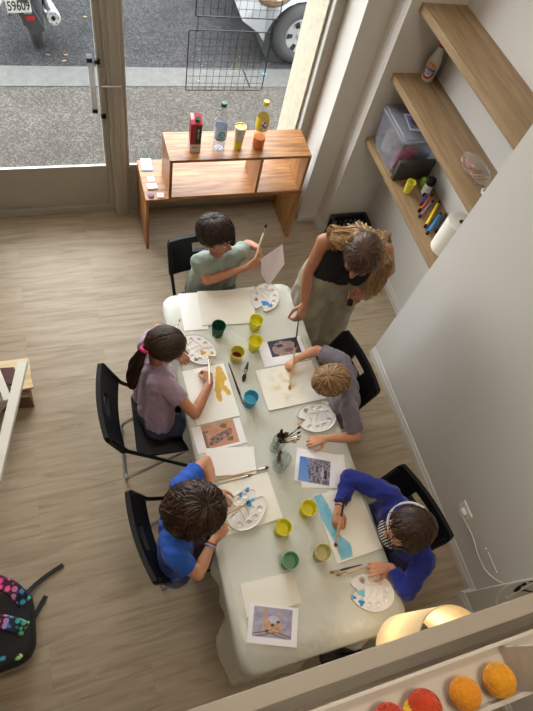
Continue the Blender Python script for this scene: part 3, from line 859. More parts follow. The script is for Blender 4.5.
# bag of wooden pieces + tray on the middle shelf
p = at(473, 172, S2)
M['bag'] = clear('clear_bag', (.93, .93, .93, 1), .12, diff=.14, diffcol=rgb(200, 190, 182))
bg = thing('plastic_bag', 'crinkled clear plastic bag of wooden pieces on the middle shelf', 'bag', (p.x, p.y, S2))
bm = B(); bmesh.ops.create_icosphere(bm, subdivisions=4, radius=1)
for v in bm.verts:
    c = v.co.copy(); f = 1 + .5 * fbm(c.x * 2.2, c.y * 2.2, c.z * 2.2 + 3)
    v.co = Vector((c.x * .065 * f, c.y * .12 * f, max(0, .028 + c.z * .032 * f)))
obj('bag_film', bm, M['bag'], bg, angle=15)
bm = B()
for k in range(9):
    a = random.uniform(-.4, .4) ; y = -.07 + .014 * k
    oriented_box(bm, (-.035, y, .008 + .004 * (k % 3)), (.03, y + a * .05, .010 + .005 * (k % 2)), .011, .006)
obj('wooden_piece', bm, plain('warm_wood_pieces', rgb(170, 120, 74), .6, var=.2, vscale=30), bg)
bm = B(); 
for k in range(4): sphere(bm, (random.uniform(-.02, .02), .02 + .018 * k, .018), (.016, .014, .01), 10)
obj('pink_piece', bm, plain('pink_pieces', rgb(180, 110, 112), .6), bg)
p = at(486, 186, S2)
tr = thing('plastic_tray', 'small white rimmed tray of dark pieces beside the plastic bag', 'tray', (p.x + .01, p.y - .07, S2), math.radians(12))
bm = B(); prism(bm, rrect(.13, .09, .015), 0, .003); pr1 = rrect(.13, .09, .015); ring_o = [(x, y, .018) for x, y in rrect(.135, .095, .017)]
tube(bm, ring_o, .003, 6, closed=True); prism(bm, pr1, .002, .018, hole=rrect(.124, .084, .013)); obj('tray_body', bm, M['white_pl'], tr)
bm = B()
for k in range(5): oriented_box(bm, (-.045 + .02 * k, -.03, .008), (-.04 + .02 * k, .03, .010), .013, .006)
obj('dark_piece', bm, M['black_pl'], tr)
# transparent storage box
p0 = at(381, 168, S1)
bxx0, bxx1, byy0, byy1 = 1.945, 2.205, 2.34, 2.70
st = thing('storage_box', 'clear plastic storage box with a lid on the lowest shelf', 'storage box', ((bxx0 + bxx1) / 2, (byy0 + byy1) / 2, S1))
M['boxpl'] = clear('clear_box_plastic', (.90, .91, .93, 1), .12, diff=.16, diffcol=rgb(196, 200, 212))
bw, bd, bh = bxx1 - bxx0, byy1 - byy0, .245
bm = B(); prism(bm, rrect(bw - .03, bd - .03, .02), 0, .003)
lo = rrect(bw - .03, bd - .03, .02); hi = rrect(bw - .004, bd - .004, .025)
n = len(lo)
for s_, (dl, dh) in enumerate(((0, 0), (.003, .003))):
    A = [bm.verts.new((x * (1 - dl * 6), y * (1 - dl * 6), .002)) for x, y in lo]; C_ = [bm.verts.new((x * (1 - dl * 6), y * (1 - dl * 6), bh)) for x, y in hi]
    for i in range(n): bm.faces.new((A[i], A[(i + 1) % n], C_[(i + 1) % n], C_[i]))
obj('box_body', bm, M['boxpl'], st)
bm = B(); prism(bm, rrect(bw + .012, bd + .012, .03), bh + .001, bh + .014, .003); ri = [(x, y, bh + .016) for x, y in rrect(bw - .03, bd - .03, .02)]; tube(bm, ri, .004, 6, closed=True); obj('lid', bm, clear('frosted_lid', (.88, .89, .92, 1), .15, diff=.4, diffcol=rgb(190, 192, 204)), st)
def f_boxpic(u, v):
    if not (.12 < u < .88 and .1 < v < .9): return rgb(214, 212, 222)
    c = mix(rgb(96, 104, 150), rgb(130, 136, 176), .5 + fbm(u * 4, v * 4))
    if math.hypot((u - .5) * 1.6, (v - .55) * 2) < .33 + .3 * fbm(u * 8, v * 8, 5): c = mix(rgb(60, 44, 44), rgb(150, 110, 90), .5 + fbm(u * 20, v * 20))
    return c
# things in the box
for (x, y, sx, sy, sz, col, nm, lb) in ((-.06, .07, .035, .04, .13, rgb(214, 204, 196), 'tub', 'white tub seen through the clear storage box'), (-.05, -.09, .035, .04, .10, rgb(196, 70, 92), 'tub', 'crimson round tub inside the clear storage box'), (.05, -.06, .04, .045, .10, rgb(190, 66, 88), 'tub', 'second crimson tub, nearer the wall, inside the clear storage box'), (.05, .09, .04, .045, .07, rgb(208, 176, 170), 'tub', 'pale pink tub in the far corner of the clear storage box')):
    bm = B(); lathe(bm, [(0, 0), (sx * .9, 0), (sx, sz * .8), (sx * 1.08, sz * .82), (sx * 1.08, sz), (0, sz)], seg=24); o = obj(nm, bm, plain(nm + '_colour', col, .4)); o.location = ((bxx0 + bxx1) / 2 + x, (byy0 + byy1) / 2 + y, S1 + .004); tag(o, lb, 'tub', 'tubs in the storage box')
o = printed('photo_print', ((bxx0 + bxx1) / 2 + .015, (byy0 + byy1) / 2 - .01, S1 + bh + .022), .16, .12, math.radians(82), .002, f_boxpic, 30, 24); tag(o, 'bluish photo print with white margin lying on the storage box lid', 'photo')
# black folder in front of the box
bm = B(); box2(bm, (1.945, 2.29, S1), (2.21, 2.318, S1 + .145), .003); o = obj('document_holder', bm, plain('dark_grey_holder', rgb(62, 60, 56), .5)); tag(o, 'dark grey file holder standing against the storage box', 'file holder')
# cups on low shelf
M['cup_yellow'] = plastic_cup_mat('yellow_cup_plastic', rgb(240, 233, 92))
def cup(label, loc, mat, R0=.024, R1=.033, H=.085, liquid=None, fill=.5, group='plastic paint water cups on the table', tilt=None):
    t = thing('plastic_cup', label, 'cup', loc, group=group)
    bm = B(); cup_shape(bm, R0, R1, H); obj('cup_body', bm, mat, t)
    if liquid:
        h = H * fill; r = R0 + (R1 - R0) * fill - .0022
        bm = B(); lathe(bm, [(0, .0062), (R0 - .0025, .0062), (r, h), (0, h)], seg=28); obj('paint_water', bm, liquid, t)
    return t
p = at(405, 192, S1)
cup('yellow plastic cup on the lowest shelf in front of the grey holder', (p.x + .01, p.y, S1), M['cup_yellow'], .022, .030, .085, group='cup on the shelf')
p = at(421, 187, S1)
bm = B(); bmesh.ops.create_icosphere(bm, subdivisions=3, radius=1)
for v in bm.verts:
    c = v.co.copy(); f = 1 + .35 * fbm(c.x * 2, c.y * 2, c.z * 2); v.co = Vector((c.x * .035 * f, c.y * .04 * f, .038 + c.z * .038))
o = obj('cloth_bundle', bm, plain('lime_green_cloth', rgb(122, 150, 30), .8, bump=.3, bscale=60)); o.location = (p.x + .01, p.y, S1); tag(o, 'lime green crumpled bundle behind the yellow cup on the shelf', 'cloth')
# small bottles and markers lying in a row
p = at(436, 192, S1)
t = thing('spray_can', 'upright white can with a black lid beside the markers', 'can', (min(p.x, 2.14), p.y, S1))
bm = B(); lathe(bm, [(0, 0), (.028, 0), (.028, .075), (0, .075)], seg=24); obj('can_body', bm, M['white_pl'], t)
bm = B(); lathe(bm, [(0, .075), (.029, .0755), (.029, .112), (.026, .117), (0, .117)], seg=24); obj('lid', bm, M['black_pl'], t)
mk = [((424, 196), (431, 180), rgb(206, 204, 200), 'white'), ((421, 205), (430, 188), rgb(60, 62, 150), 'violet blue'), ((419, 211), (432, 195), rgb(190, 92, 50), 'orange'), ((419, 217), (433, 201), rgb(150, 118, 122), 'mauve'), ((425, 227), (446, 201), rgb(226, 192, 30), 'yellow'), ((427, 234), (441, 213), rgb(40, 130, 190), 'sky blue'), ((436, 232), (447, 214), rgb(30, 30, 34), 'black')]
for (a_, b_, c_, nm) in mk:
    A = at(a_[0], a_[1], S1 + .012); Bq = at(b_[0], b_[1], S1 + .012)
    if Bq.x > 2.2: Bq.x = 2.2
    if A.x < 1.945: A.x = 1.945
    d = (Bq - A).normalized(); L = (Bq - A).length
    t = thing('paint_marker', nm + ' barrelled marker with black tip lying on the lowest shelf', 'marker', (A.x, A.y, S1), group='markers on the shelf')
    bm = B(); tube(bm, [A + d * .02, A + d * (L - .03)], .010, 12); obj('barrel', bm, plain('marker_' + nm.replace(' ', '_'), c_, .4), t, world=True)
    bm = B(); tube(bm, [A, A + d * .004, A + d * .021], [.008, .0105, .0105], 12); obj('cap', bm, M['black_pl'], t, world=True)
    bm = B(); tube(bm, [A + d * (L - .031), A + d * L], [.009, .008], 12); obj('end_plug', bm, M['black_pl'], t, world=True)
# paper roll
A = at(437, 236, S1 + .06); 
pr_ = thing('paper_towel_roll', 'big white paper roll standing at the near end of the lowest shelf', 'paper roll', (2.06, 1.70, S1))
bm = B(); Rr, rh = .088, .23
lathe(bm, [(.02, 0), (Rr - .004, 0), (Rr, .004), (Rr, rh - .004), (Rr - .004, rh), (.02, rh), (.02, 0)], seg=40); obj('roll', bm, plain('tissue_paper', rgb(226, 220, 208), .9, bump=.2, bscale=150), pr_)
bm = B(); lathe(bm, [(.0195, -.000), (.0195, rh + .001), (.0175, rh + .001), (.0175, 0), (.0195, 0)], seg=24); obj('cardboard_core', bm, plain('brown_cardboard', rgb(120, 94, 70), .8), pr_)
# crate on floor
cr = thing('plastic_crate', 'black plastic crate on the floor in the niche corner', 'crate', (2.03, 2.52, 0))
M['crate'] = plain('black_crate', (.015, .015, .017, 1), .5)
cwx, cwy, chz = .30, .34, .22
bm = B(); box2(bm, (-cwx / 2, -cwy / 2, 0), (cwx / 2, cwy / 2, .01)); obj('crate_base', bm, M['crate'], cr)
def crate_side(a, b):
    bm = B(); a = Vector(a); b = Vector(b)
    oriented_box(bm, a + Vector((0, 0, chz - .02)), b + Vector((0, 0, chz - .02)), .012, .04); oriented_box(bm, a + Vector((0, 0, .03)), b + Vector((0, 0, .03)), .010, .04)
    for k in range(8):
        q = a.lerp(b, k / 7); box2(bm, (q.x - .007, q.y - .006, .01), (q.x + .007, q.y + .006, chz - .01))
    for z in (.09, .14): oriented_box(bm, a + Vector((0, 0, z)), b + Vector((0, 0, z)), .006, .01)
    return bm
x, y = cwx / 2 - .006, cwy / 2 - .006
for a_, b_ in (((-x, -y, 0), (x, -y, 0)), ((x, -y, 0), (x, y, 0)), ((x, y, 0), (-x, y, 0)), ((-x, y, 0), (-x, -y, 0))): obj('crate_side', crate_side(a_, b_), M['crate'], cr)
bm = B(); prism(bm, rrect(cwx + .02, cwy + .02, .02), chz, chz + .012, hole=rrect(cwx - .03, cwy - .03, .01)); obj('rim', bm, M['crate'], cr)
bm = B(); 
for k in range(3): box2(bm, (-.12, -.13 + .09 * k, .01), (.12, -.06 + .09 * k, .13 + .01 * k), .004)
o = obj('folded_fabric', bm, plain('dark_folded_fabric', (.03, .03, .035, 1), .9)); o.location = (2.03, 2.52, .0006); tag(o, 'dark folded fabric filling the black crate', 'fabric')
# ------------------------------------------------------------ near things
# floor lamp: open paper cylinder shade
lc = Vector((.985, -.235, 0)); LR = .135
lp = thing('floor_lamp', 'lit floor lamp with an open cream cylinder shade past the table end', 'lamp', lc)
def shade_mat():
    nt = NT('warm_paper_shade'); tl = nt.n('ShaderNodeBsdfTranslucent'); tl.inputs[0].default_value = rgb(250, 236, 206); df = nt.n('ShaderNodeBsdfDiffuse'); df.inputs[0].default_value = rgb(240, 226, 196)
    m = nt.n('ShaderNodeMixShader'); m.inputs[0].default_value = .5; nt.l(df.outputs[0], m.inputs[1]); nt.l(tl.outputs[0], m.inputs[2]); nt.l(m.outputs[0], nt.out.inputs[0]); return nt.m
bm = B(); lathe(bm, [(LR, .90), (LR, 1.29), (LR + .002, 1.30), (LR - .003, 1.30), (LR - .003, .90), (LR, .90)], seg=56); obj('lamp_shade', bm, shade_mat(), lp)
bm = B(); tube(bm, [(0, 0, .02), (0, 0, 1.0)], .009, 12); obj('pole', bm, M['black_metal'], lp)
bm = B(); lathe(bm, [(0, 0), (.12, 0), (.12, .012), (.1, .02), (0, .022)], seg=36); obj('base', bm, M['black_metal'], lp)
bm = B()
for k in range(3):
    a = k * 2 * PI / 3 + .4; tube(bm, [(0, 0, 1.0), ((LR - .002) * math.cos(a), (LR - .002) * math.sin(a), 1.0)], .002, 6)
lathe(bm, [(0, .99), (.02, .99), (.02, 1.03), (0, 1.03)], seg=16); obj('shade_holder', bm, M['black_metal'], lp)
def bulb_mat():
    nt = NT('lit_bulb'); e = nt.n('ShaderNodeEmission'); e.inputs[0].default_value = (1, .84, .62, 1); e.inputs[1].default_value = BULB; nt.l(e.outputs[0], nt.out.inputs[0]); return nt.m
bm = B(); sphere(bm, (0, 0, 1.03), (.022, .022, .03), 16); obj('bulb', bm, bulb_mat(), lp)

# outlet, adapter and cable on the right wall
oc = atx(466, 511, XR)
ou = thing('wall_outlet', 'white plug socket plate low on the right wall with a plug in it', 'outlet', oc)
bm = B(); box2(bm, (XR - .008, oc.y - .045, oc.z - .035), (XR - .0002, oc.y + .055, oc.z + .04), .003); obj('cover_plate', bm, M['white_pl'], ou, world=True, smooth=False)
bm = B(); box2(bm, (XR - .03, oc.y - .02, oc.z - .03), (XR - .008, oc.y + .02, oc.z + .01), .005); obj('plug', bm, M['white_pl'], ou, world=True)
M['cable'] = plain('white_cable', rgb(226, 222, 214), .4)
def spline(pts, n=10):
    pts = [Vector(p) for p in pts]; out = []
    for i in range(len(pts) - 1):
        p0 = pts[max(i - 1, 0)]; p1 = pts[i]; p2 = pts[i + 1]; p3 = pts[min(i + 2, len(pts) - 1)]
        for k in range(n):
            t = k / n
            out.append(.5 * ((2 * p1) + (-p0 + p2) * t + (2 * p0 - 5 * p1 + 4 * p2 - p3) * t * t + (-p0 + 3 * p1 - 3 * p2 + p3) * t ** 3))
    out.append(pts[-1]); return out
pix = [(467, 517), (472, 535), (478, 555), (487, 572), (500, 582), (512, 585)]
pts = [atx(x, y, XR - .012) for x, y in pix]; pts[0] = Vector((XR - .02, oc.y, oc.z - .03))
bm = B(); tube(bm, spline(pts), .0035, 8); 
pts2 = [pts[-1], Vector((1.79, -.20, pts[-1].z + .02))] + [atx(x, y, 1.79) for x, y in ((533, 583),)]
tube(bm, spline(pts2), .0035, 8)
tag(obj('power_cable', bm, M['cable']), 'white power cable curving down the right wall from the plug', 'cable')
bm = B(); tube(bm, spline([atx(x, y, 1.79) for x, y in ((497, 604), (497, 598), (504, 588), (517, 582), (533, 580))]), .0035, 8)
tag(obj('power_cable', bm, M['cable']), 'white cable looping over the low pilaster beside the dark lettering', 'cable')
bm = B(); tube(bm, [atx(488, 552, XR - .004), atx(497, 573, XR - .004)], .003, 8); sphere(bm, atx(486, 549, XR - .004), .006, 10); tag(obj('cable_clip', bm, M['cable']), 'thin white strip with a round end stuck on the right wall', 'clip')
bm = B()
xp = 1.7985
def stroke(pp, w): tube(bm, [atx(x, y, xp) for x, y in pp], w, 6)
stroke([(514, 591), (518, 588), (521, 586)], [.004, .008, .006]); stroke([(514, 591), (518, 590), (523, 590), (533, 592)], [.005, .008, .005, .003]); stroke([(522, 585), (526, 583.5)], .006); stroke([(529, 581.5), (536, 581)], .004); 
tag(obj('wall_lettering', bm, M['black_pl']), 'black brush-like lettering on the white pilaster at the lower right', 'lettering')

# rail and yarn trough
RZ = 1.95
ra = at(190, 708, RZ); rb = at(533, 594.5, RZ); rc = at(330, 683, RZ)
ry0 = (ra.y + rb.y) / 2; ry1 = at(430, 649, RZ).y
bm = B(); box2(bm, (-1.2, ry1, RZ - .012), (1.80, ry0, RZ), .002)
rl = thing('handrail', 'grey-beige rail crossing the lower right of the photo', 'rail', (0, (ry0 + ry1) / 2, RZ - .05))
obj('rail_bar', bm, plain('grey_beige_rail', rgb(168, 158, 144), .5), rl, world=True, smooth=False)
bm = B(); box2(bm, (1.785, ry1 - .01, RZ - .08), (1.7995, ry0 + .01, RZ + .03), .002); obj('wall_bracket', bm, M['steel'], rl, world=True, smooth=False)
BZ = 1.90
ty0 = at(430, 667, BZ).y  # far rim
M['trough'] = plain('white_trough', rgb(212, 204, 192), .5)
yt = thing('yarn_trough', 'white open trough holding yarn balls at the lower right corner', 'box', (.5, ty0 - .13, BZ - .13))
xe = at(497, 646, BZ - .0).x
bm = B()
TH = .04; _c = at(498, 647, BZ - .03); xe = _c.x; ye = _c.y; TD = ty0 - at(461, 711, BZ).y + .02
box2(bm, (-.4, ty0 - TD, BZ - TH), (1.7, ty0, BZ - TH + .01)); obj('trough_floor', bm, M['trough'], yt, world=True, smooth=False)
bm = B(); box2(bm, (-.4, ty0 - .008, BZ - TH + .01), (1.7, ty0, BZ), .001); obj('far_side', bm, M['trough'], yt, world=True, smooth=False)
bm = B(); box2(bm, (-.4, ty0 - TD, BZ - TH + .01), (1.7, ty0 - TD + .010, BZ), .001); obj('near_side', bm, M['trough'], yt, world=True, smooth=False)
bm = B(); box2(bm, (xe, ty0 - TD + .0102, BZ - TH + .0102), (xe + .01, ye, BZ + .12), .001); obj('end_panel', bm, M['trough'], yt, world=True, smooth=False)
bm = B(); box2(bm, (-.4, ty0 + .0005, BZ - .40), (1.7, ty0 + .010, BZ - .006)); obj('wooden_front', bm, wood('brown_board', rgb(70, 58, 44), rgb(98, 82, 62), rgb(112, 96, 74), 0), yt, world=True, smooth=False)
bm = B(); box2(bm, (1.7002, ty0 - TD, BZ - TH), (1.7998, ty0, BZ), .001); obj('end_block', bm, M['trough'], yt, world=True, smooth=False)
def yarn(label, c, R, col, cat='yarn ball'):
    m = plain('yarn_' + str(int(col[0] * 100)) + str(int(col[1] * 100)), col, .9, var=.12, vscale=90, sheen=.3)
    bm = B(); sphere(bm, (0, 0, R), R * .93, 20)
    rnd = random.Random(int(R * 1e4) + int(c[0] * 1000))
    for k in range(60):
        n = Vector((rnd.gauss(0, 1), rnd.gauss(0, 1), rnd.gauss(0, 1))).normalized(); a, b, _ = frame_of(n)
        off = rnd.uniform(-.6, .6)
        rr = R * math.sqrt(1 - off * off) * .97
        tube(bm, [Vector((0, 0, R)) + n * R * off + (a * math.cos(2 * PI * j / 28) + b * math.sin(2 * PI * j / 28)) * rr for j in range(28)], R * .028, 5, closed=True)
    o = obj('yarn_ball', bm, m); o.location = c; tag(o, label, cat, 'yarn balls in the trough'); return o
yz = BZ - TH + .011
def yp(px, py, R):
    p = at(px, py, yz + R); return (p.x, min(max(p.y, ty0 - TD + .012 + R), ty0 - .01 - R), yz)
yarn('rust red yarn ball, leftmost in the white trough', yp(390, 722, .036), .036, rgb(204, 62, 22))
yarn('rust red yarn ball, second from the left in the white trough', yp(427, 716, .038), .038, rgb(212, 68, 20))
yarn('bright yellow yarn ball low between the rust red and the orange ones', (yp(422, 730, .03)[0], ty0 - TD + .045, yz), .03, rgb(240, 200, 24))
yarn('orange yellow yarn ball, left of the last one in the white trough', yp(469, 704, .035), .035, rgb(236, 156, 20))
yarn('orange yellow yarn ball, rightmost in the white trough', yp(505, 694, .036), .036, rgb(240, 168, 24))

# left: white trestle frame, boards and boxes
wz = .72
t = thing('trestle_frame', 'white painted wooden trestle cut by the left edge of the photo', 'trestle', tuple(at(-5, 430, 0)))
A = at(23, 362, wz); Bp = at(-14, 520, wz - .0); Cp = at(10, 405, wz - .01); Dp = at(-14, 345, wz - .01)
dz = Vector((0, 0, -.035))
bm = B(); oriented_box(bm, A, Bp, .045, .03, bevel=.002); obj('top_beam', bm, M['white_paint'], t, world=True, smooth=False)
d = (Dp - Cp).normalized()
bm = B(); oriented_box(bm, Cp + d * .025, Dp + d * .1, .034, .03, bevel=.002); obj('cross_beam', bm, M['white_paint'], t, world=True, smooth=False)
for P_ in (Bp, Dp + d * .1, Cp + d * .06 - (Bp - A).normalized() * -.04):
    q = P_.copy(); q = q + (Bp - A).normalized() * (.12 if P_ is A else -.04)
    bm = B(); oriented_box(bm, q + Vector((0, 0, -.02)), Vector((q.x - .45, q.y - .02, 0)), .04, .04, bevel=.002); obj('leg', bm, M['white_paint'], t, world=True, smooth=False)
def px_box(name, label, cat, corners_px, ztop, thick, mat):
    pts = [at(x, y, ztop) for x, y in corners_px]
    bm = B(); prism(bm, [(p.x, p.y) for p in pts], ztop - thick, ztop); o = obj(name, bm, mat, smooth=False); tag(o, label, cat); return o
px_box('box', 'grey cardboard box under the pine board at the left edge', 'box', [(30, 397), (-20, 400), (-20, 360), (24, 366)], .15, .15, plain('brown_box', rgb(106, 78, 58), .8))
px_box('pine_board', 'pale raw pine board poking out under the white trestle', 'board', [(28, 358), (33, 387), (-15, 396), (-15, 363)], .175, .022, M['pine'])
px_box('book', 'dark red-brown book lying on the pine board', 'book', [(14, 367), (15, 383), (-15, 385), (-15, 369)], .215, .038, plain('dark_red_cover', rgb(84, 42, 32), .5, var=.15))
px_box('paint_tin', 'dark navy box under the white trestle beside the book', 'box', [(9, 385), (9, 402), (-15, 404), (-15, 386)], .30, .124, plain('navy_box', rgb(38, 44, 56), .5))
# backpack -------------------------------------------------------
bk = thing('backpack', 'black backpack with multicoloured straps on the floor at the lower left', 'backpack', (-.62, .33, 0))
M['bpblack'] = plain('black_nylon', (.012, .012, .013, 1), .75, bump=.25, bscale=120)
def sk_mat():
    nt = NT('multicolour_print'); b = nt.n('ShaderNodeBsdfPrincipled'); b.inputs['Roughness'].default_value = .7
    tc = nt.n('ShaderNodeTexCoord'); v = nt.n('ShaderNodeTexVoronoi'); v.inputs['Scale'].default_value = 42; nt.l(tc.outputs['Object'], v.inputs[0])
    sp = nt.n('ShaderNodeSeparateXYZ'); nt.l(tc.outputs['Object'], sp.inputs[0])
    ad = nt.n('ShaderNodeMath', operation='MULTIPLY_ADD'); ad.inputs[1].default_value = 3.2; ad.inputs[2].default_value = .38
    ad2 = nt.n('ShaderNodeMath', operation='MULTIPLY_ADD'); ad2.inputs[1].default_value = -1.4
    nt.l(sp.outputs[0], ad.inputs[0]); nt.l(sp.outputs[1], ad2.inputs[0]); nt.l(ad.outputs[0], ad2.inputs[2])
    fr = nt.n('ShaderNodeMath', operation='FRACT'); nt.l(ad2.outputs[0], fr.inputs[0])
    r = ramp(nt, [(0.0, rgb(232, 60, 140)), (0.25, rgb(236, 90, 150)), (0.42, rgb(60, 150, 210)), (0.6, rgb(90, 190, 160)), (0.78, rgb(210, 214, 60)), (1.0, rgb(232, 70, 130))], fr.outputs[0])
    r2 = ramp(nt, [(0.42, (1, 1, 1, 1)), (0.55, (.05, .04, .06, 1))], v.outputs['Distance']); r2.color_ramp.interpolation = 'LINEAR'
    m = nt.n('ShaderNodeMix', data_type='RGBA', blend_type='MULTIPLY'); m.inputs[0].default_value = 1; nt.l(r.outputs[0], m.inputs[6]); nt.l(r2.outputs[0], m.inputs[7])
    v.inputs['Scale'].default_value = 36
    nt.l(m.outputs[2], b.inputs[0]); nt.l(b.outputs[0], nt.out.inputs[0]); return nt.m
M['skull'] = sk_mat()
bm = B(); bmesh.ops.create_cube(bm, size=1); bmesh.ops.subdivide_edges(bm, edges=bm.edges[:], cuts=9, use_grid_fill=True)
for v in bm.verts:
    c = v.co * 2; l = (abs(c.x) ** 4 + abs(c.y) ** 4 + abs(c.z) ** 4) ** .25
    c = c / l; f = 1 + .05 * fbm(c.x * 3, c.y * 3, c.z * 3)
    v.co = Vector((c.x * .20 * f - .10, c.y * .185 * f, .08 + c.z * .08 * f))
obj('bag_body', bm, M['bpblack'], bk)
def strap(pts, w, th, mat, nm):
    bm = B(); tube(bm, spline(pts, 6), w, 12, flat=th / w, up=Vector((1, 0, .01))); return obj(nm, bm, mat, bk, world=True)
def bx(px, py, z): return at(px, py, z)
for (pp, nm) in ((((-20, 577), (0, 583), (14, 590), (25, 603)), 'shoulder_strap'), (((-20, 622), (0, 622), (14, 625), (26, 629)), 'shoulder_strap')):
    P_ = [bx(x, y, .20 if i < 3 else .16) for i, (x, y) in enumerate(pp)]
    bm = B()
    Q = spline(P_, 6); lay_w = .034
    rows = []
    for i, q in enumerate(Q):
        dd = (Q[min(i + 1, len(Q) - 1)] - Q[max(i - 1, 0)]).normalized(); sd = dd.cross(Vector((0, 0, 1))).normalized()
        rows.append([q - sd * lay_w + Vector((0, 0, -.006)), q - sd * lay_w * .8 + Vector((0, 0, .006)), q + sd * lay_w * .8 + Vector((0, 0, .006)), q + sd * lay_w + Vector((0, 0, -.006))])
    vv = [[bm.verts.new(p) for p in r] for r in rows]
    for i in range(len(vv) - 1):
        for k in range(4): bm.faces.new((vv[i][k], vv[i][(k + 1) % 4], vv[i + 1][(k + 1) % 4], vv[i + 1][k]))
    bm.faces.new(vv[0]); bm.faces.new(vv[-1]); o = obj(nm, bm, M['skull'], bk, world=True); o['label'] = 'padded strap printed in pink, blue and yellow'
for pp in ([(24, 600, .10), (30, 590, .03), (45, 577, .012), (63, 565, .008)], [(25, 640, .10), (30, 625, .03), (38, 610, .012), (46, 596, .008)]):
    P_ = [bx(*q) for q in pp]; bm = B(); Q = spline(P_, 6)
    for i in range(len(Q) - 1): oriented_box(bm, Q[i], Q[i + 1] + (Q[i + 1] - Q[i]) * .1, .024, .004)
    obj('webbing_strap', bm, M['bpblack'], bk, world=True)
for (x, y) in ((27, 603), (27, 632)):
    c = bx(x, y, .08); bm = B(); box(bm, c, (.04, .03, .014), .4, .003); obj('buckle', bm, M['black_pl'], bk, world=True)
for (x, y) in ((2, 658), (18, 657)):
    bm = B(); c = bx(x, y, .15); sphere(bm, c, (.022, .014, .006), 12); obj('printed_patch', bm, M['skull'], bk, world=True)

# street: scooter -----------------------------------------------------
mb = thing('motorcycle', 'black motorcycle with number plate parked in the street', 'motorcycle', (-.17, 5.36, -.05))
M['tyre'] = plain('tyre_rubber', (.02, .02, .021, 1), .8, bump=.2, bscale=90)
M['bike'] = plain('dark_bike_plastic', rgb(52, 53, 56), .45)
X = Vector((1, 0, 0))
def wheel(parent, c, R, r, axis, rimmat, spokes=5):
    bm = B(); a, b, d = frame_of(axis)
    ring(bm, c, R - r, r, 44, 14, axis); obj('tyre', bm, M['tyre'], parent)
    bm = B(); lathe(bm, [(R - 1.9 * r, -.4 * r), (R - 1.5 * r, -.5 * r), (R - 1.5 * r, .5 * r), (R - 1.9 * r, .4 * r), (R - 1.9 * r, -.4 * r)], c, 36, axis)
    lathe(bm, [(0, -.5 * r), (.05, -.5 * r), (.05, .5 * r), (0, .5 * r)], c, 20, axis)
    for k in range(spokes):
        an = 2 * PI * k / spokes; u = a * math.cos(an) + b * math.sin(an)
        oriented_box(bm, Vector(c) + u * .03, Vector(c) + u * (R - 1.6 * r), .03, .6 * r, up=d)
    obj('wheel_rim', bm, rimmat, parent)
wheel(mb, (0, 0, .28), .28, .065, X, M['bike'])
wheel(mb, (0, 1.35, .28), .28, .055, X, M['bike'])
# rear mudguard hugging the wheel
bm = B(); rows = []
for i in range(15):
    a_ = math.radians(8 + 7 * i); R = .335
    cy, cz = -math.cos(a_) * R, .30 + math.sin(a_) * R
    wdt = .085 + .03 * (i / 14)
    rows.append([bm.verts.new((x * wdt, cy + (.02 if abs(x) == 1 else 0), cz - (.012 if abs(x) == 1 else 0))) for x in (-1, -.6, 0, .6, 1)])
for r0, r1 in zip(rows, rows[1:]):
    for k in range(4): bm.faces.new((r0[k], r0[k + 1], r1[k + 1], r1[k]))
bmesh.ops.solidify(bm, geom=bm.faces[:], thickness=.012)
obj('mudguard', bm, M['bike'], mb)
# number plate and bracket
pm = Matrix.Translation((-.09, -.40, .58)) @ Matrix.Rotation(math.radians(8), 4, 'Z') @ Matrix.Rotation(math.radians(62), 4, 'X')
bm = B(); box(bm, (0, 0, 0), (.19, .15, .004), 0, .001, mtx=pm); pl = obj('number_plate', bm, plain('plate_white', rgb(132, 131, 126), .5), mb)
text_mesh('plate_text', '59609', .092, M['black_pl'], pl, pm @ Matrix.Translation((0, -.03, .0028)) @ Matrix.Scale(.78, 4, X), bold=True)
bm = B(); box(bm, (-.08, .055, .0026), (.028, .035, .001), mtx=pm); obj('plate_blue_band', bm, plain('plate_blue', rgb(40, 80, 180), .4), pl)
bm = B(); oriented_box(bm, (.03, -.34, .30), (-.08, -.39, .60), .13, .03, up=Vector((0, -1, 0)), bevel=.006); oriented_box(bm, (-.02, -.37, .66), (0, -.1, .80), .12, .05, bevel=.01); obj('plate_bracket', bm, M['bike'], mb)
bm = B(); box(bm, (-.015, -.378, .44), (.07, .012, .035), 0, .004); obj('reflector', bm, plain('red_reflector', rgb(150, 24, 32), .25), mb)
bm = B(); box(bm, (-.03, -.386, .49), (.06, .01, .02), 0, .002); obj('maker_badge', bm, M['steel'], mb)
# tail, seat, tank, body
bm = B(); 
for (c, r) in (((0, -.05, .78), (.13, .28, .10)), ((0, .45, .80), (.16, .35, .12)), ((0, .95, .72), (.17, .3, .2)), ((0, .55, .45), (.17, .35, .2))): sphere(bm, c, r, 20)
obj('body_shell', bm, M['bike'], mb)
bm = B(); oriented_box(bm, (0, -.25, .90), (0, .55, .86), .24, .08, bevel=.03); obj('seat', bm, M['bpblack'], mb)
bm = B(); 
for s in (-1, 1): tube(bm, [(s * .09, 0, .28), (s * .1, .5, .36)], .022, 10); tube(bm, [(s * .1, .02, .3), (s * .11, -.02, .72)], .02, 10)
obj('swingarm', bm, M['black_metal'], mb)
bm = B(); d = Vector((.12, -1, .22)).normalized(); e = Vector((.17, -.22, .36))
tube(bm, [e - d * .55, e - d * .40, e - d * .01, e], [.03, .058, .066, .062], 28); ex = obj('exhaust', bm, M['steel'], mb)
bm = B(); lathe(bm, [(0, 0), (.018, 0), (.02, .006), (.05, .010), (.062, .002), (.066, -.02), (0, -.02)], e, 32, d); obj('exhaust_end_cap', bm, plain('pale_metal_cap', rgb(140, 140, 139), .45), ex)
bm = B(); a, b, _ = frame_of(d)
lathe(bm, [(0, .012), (.018, .012), (.018, 0), (0, 0)], e, 20, d)
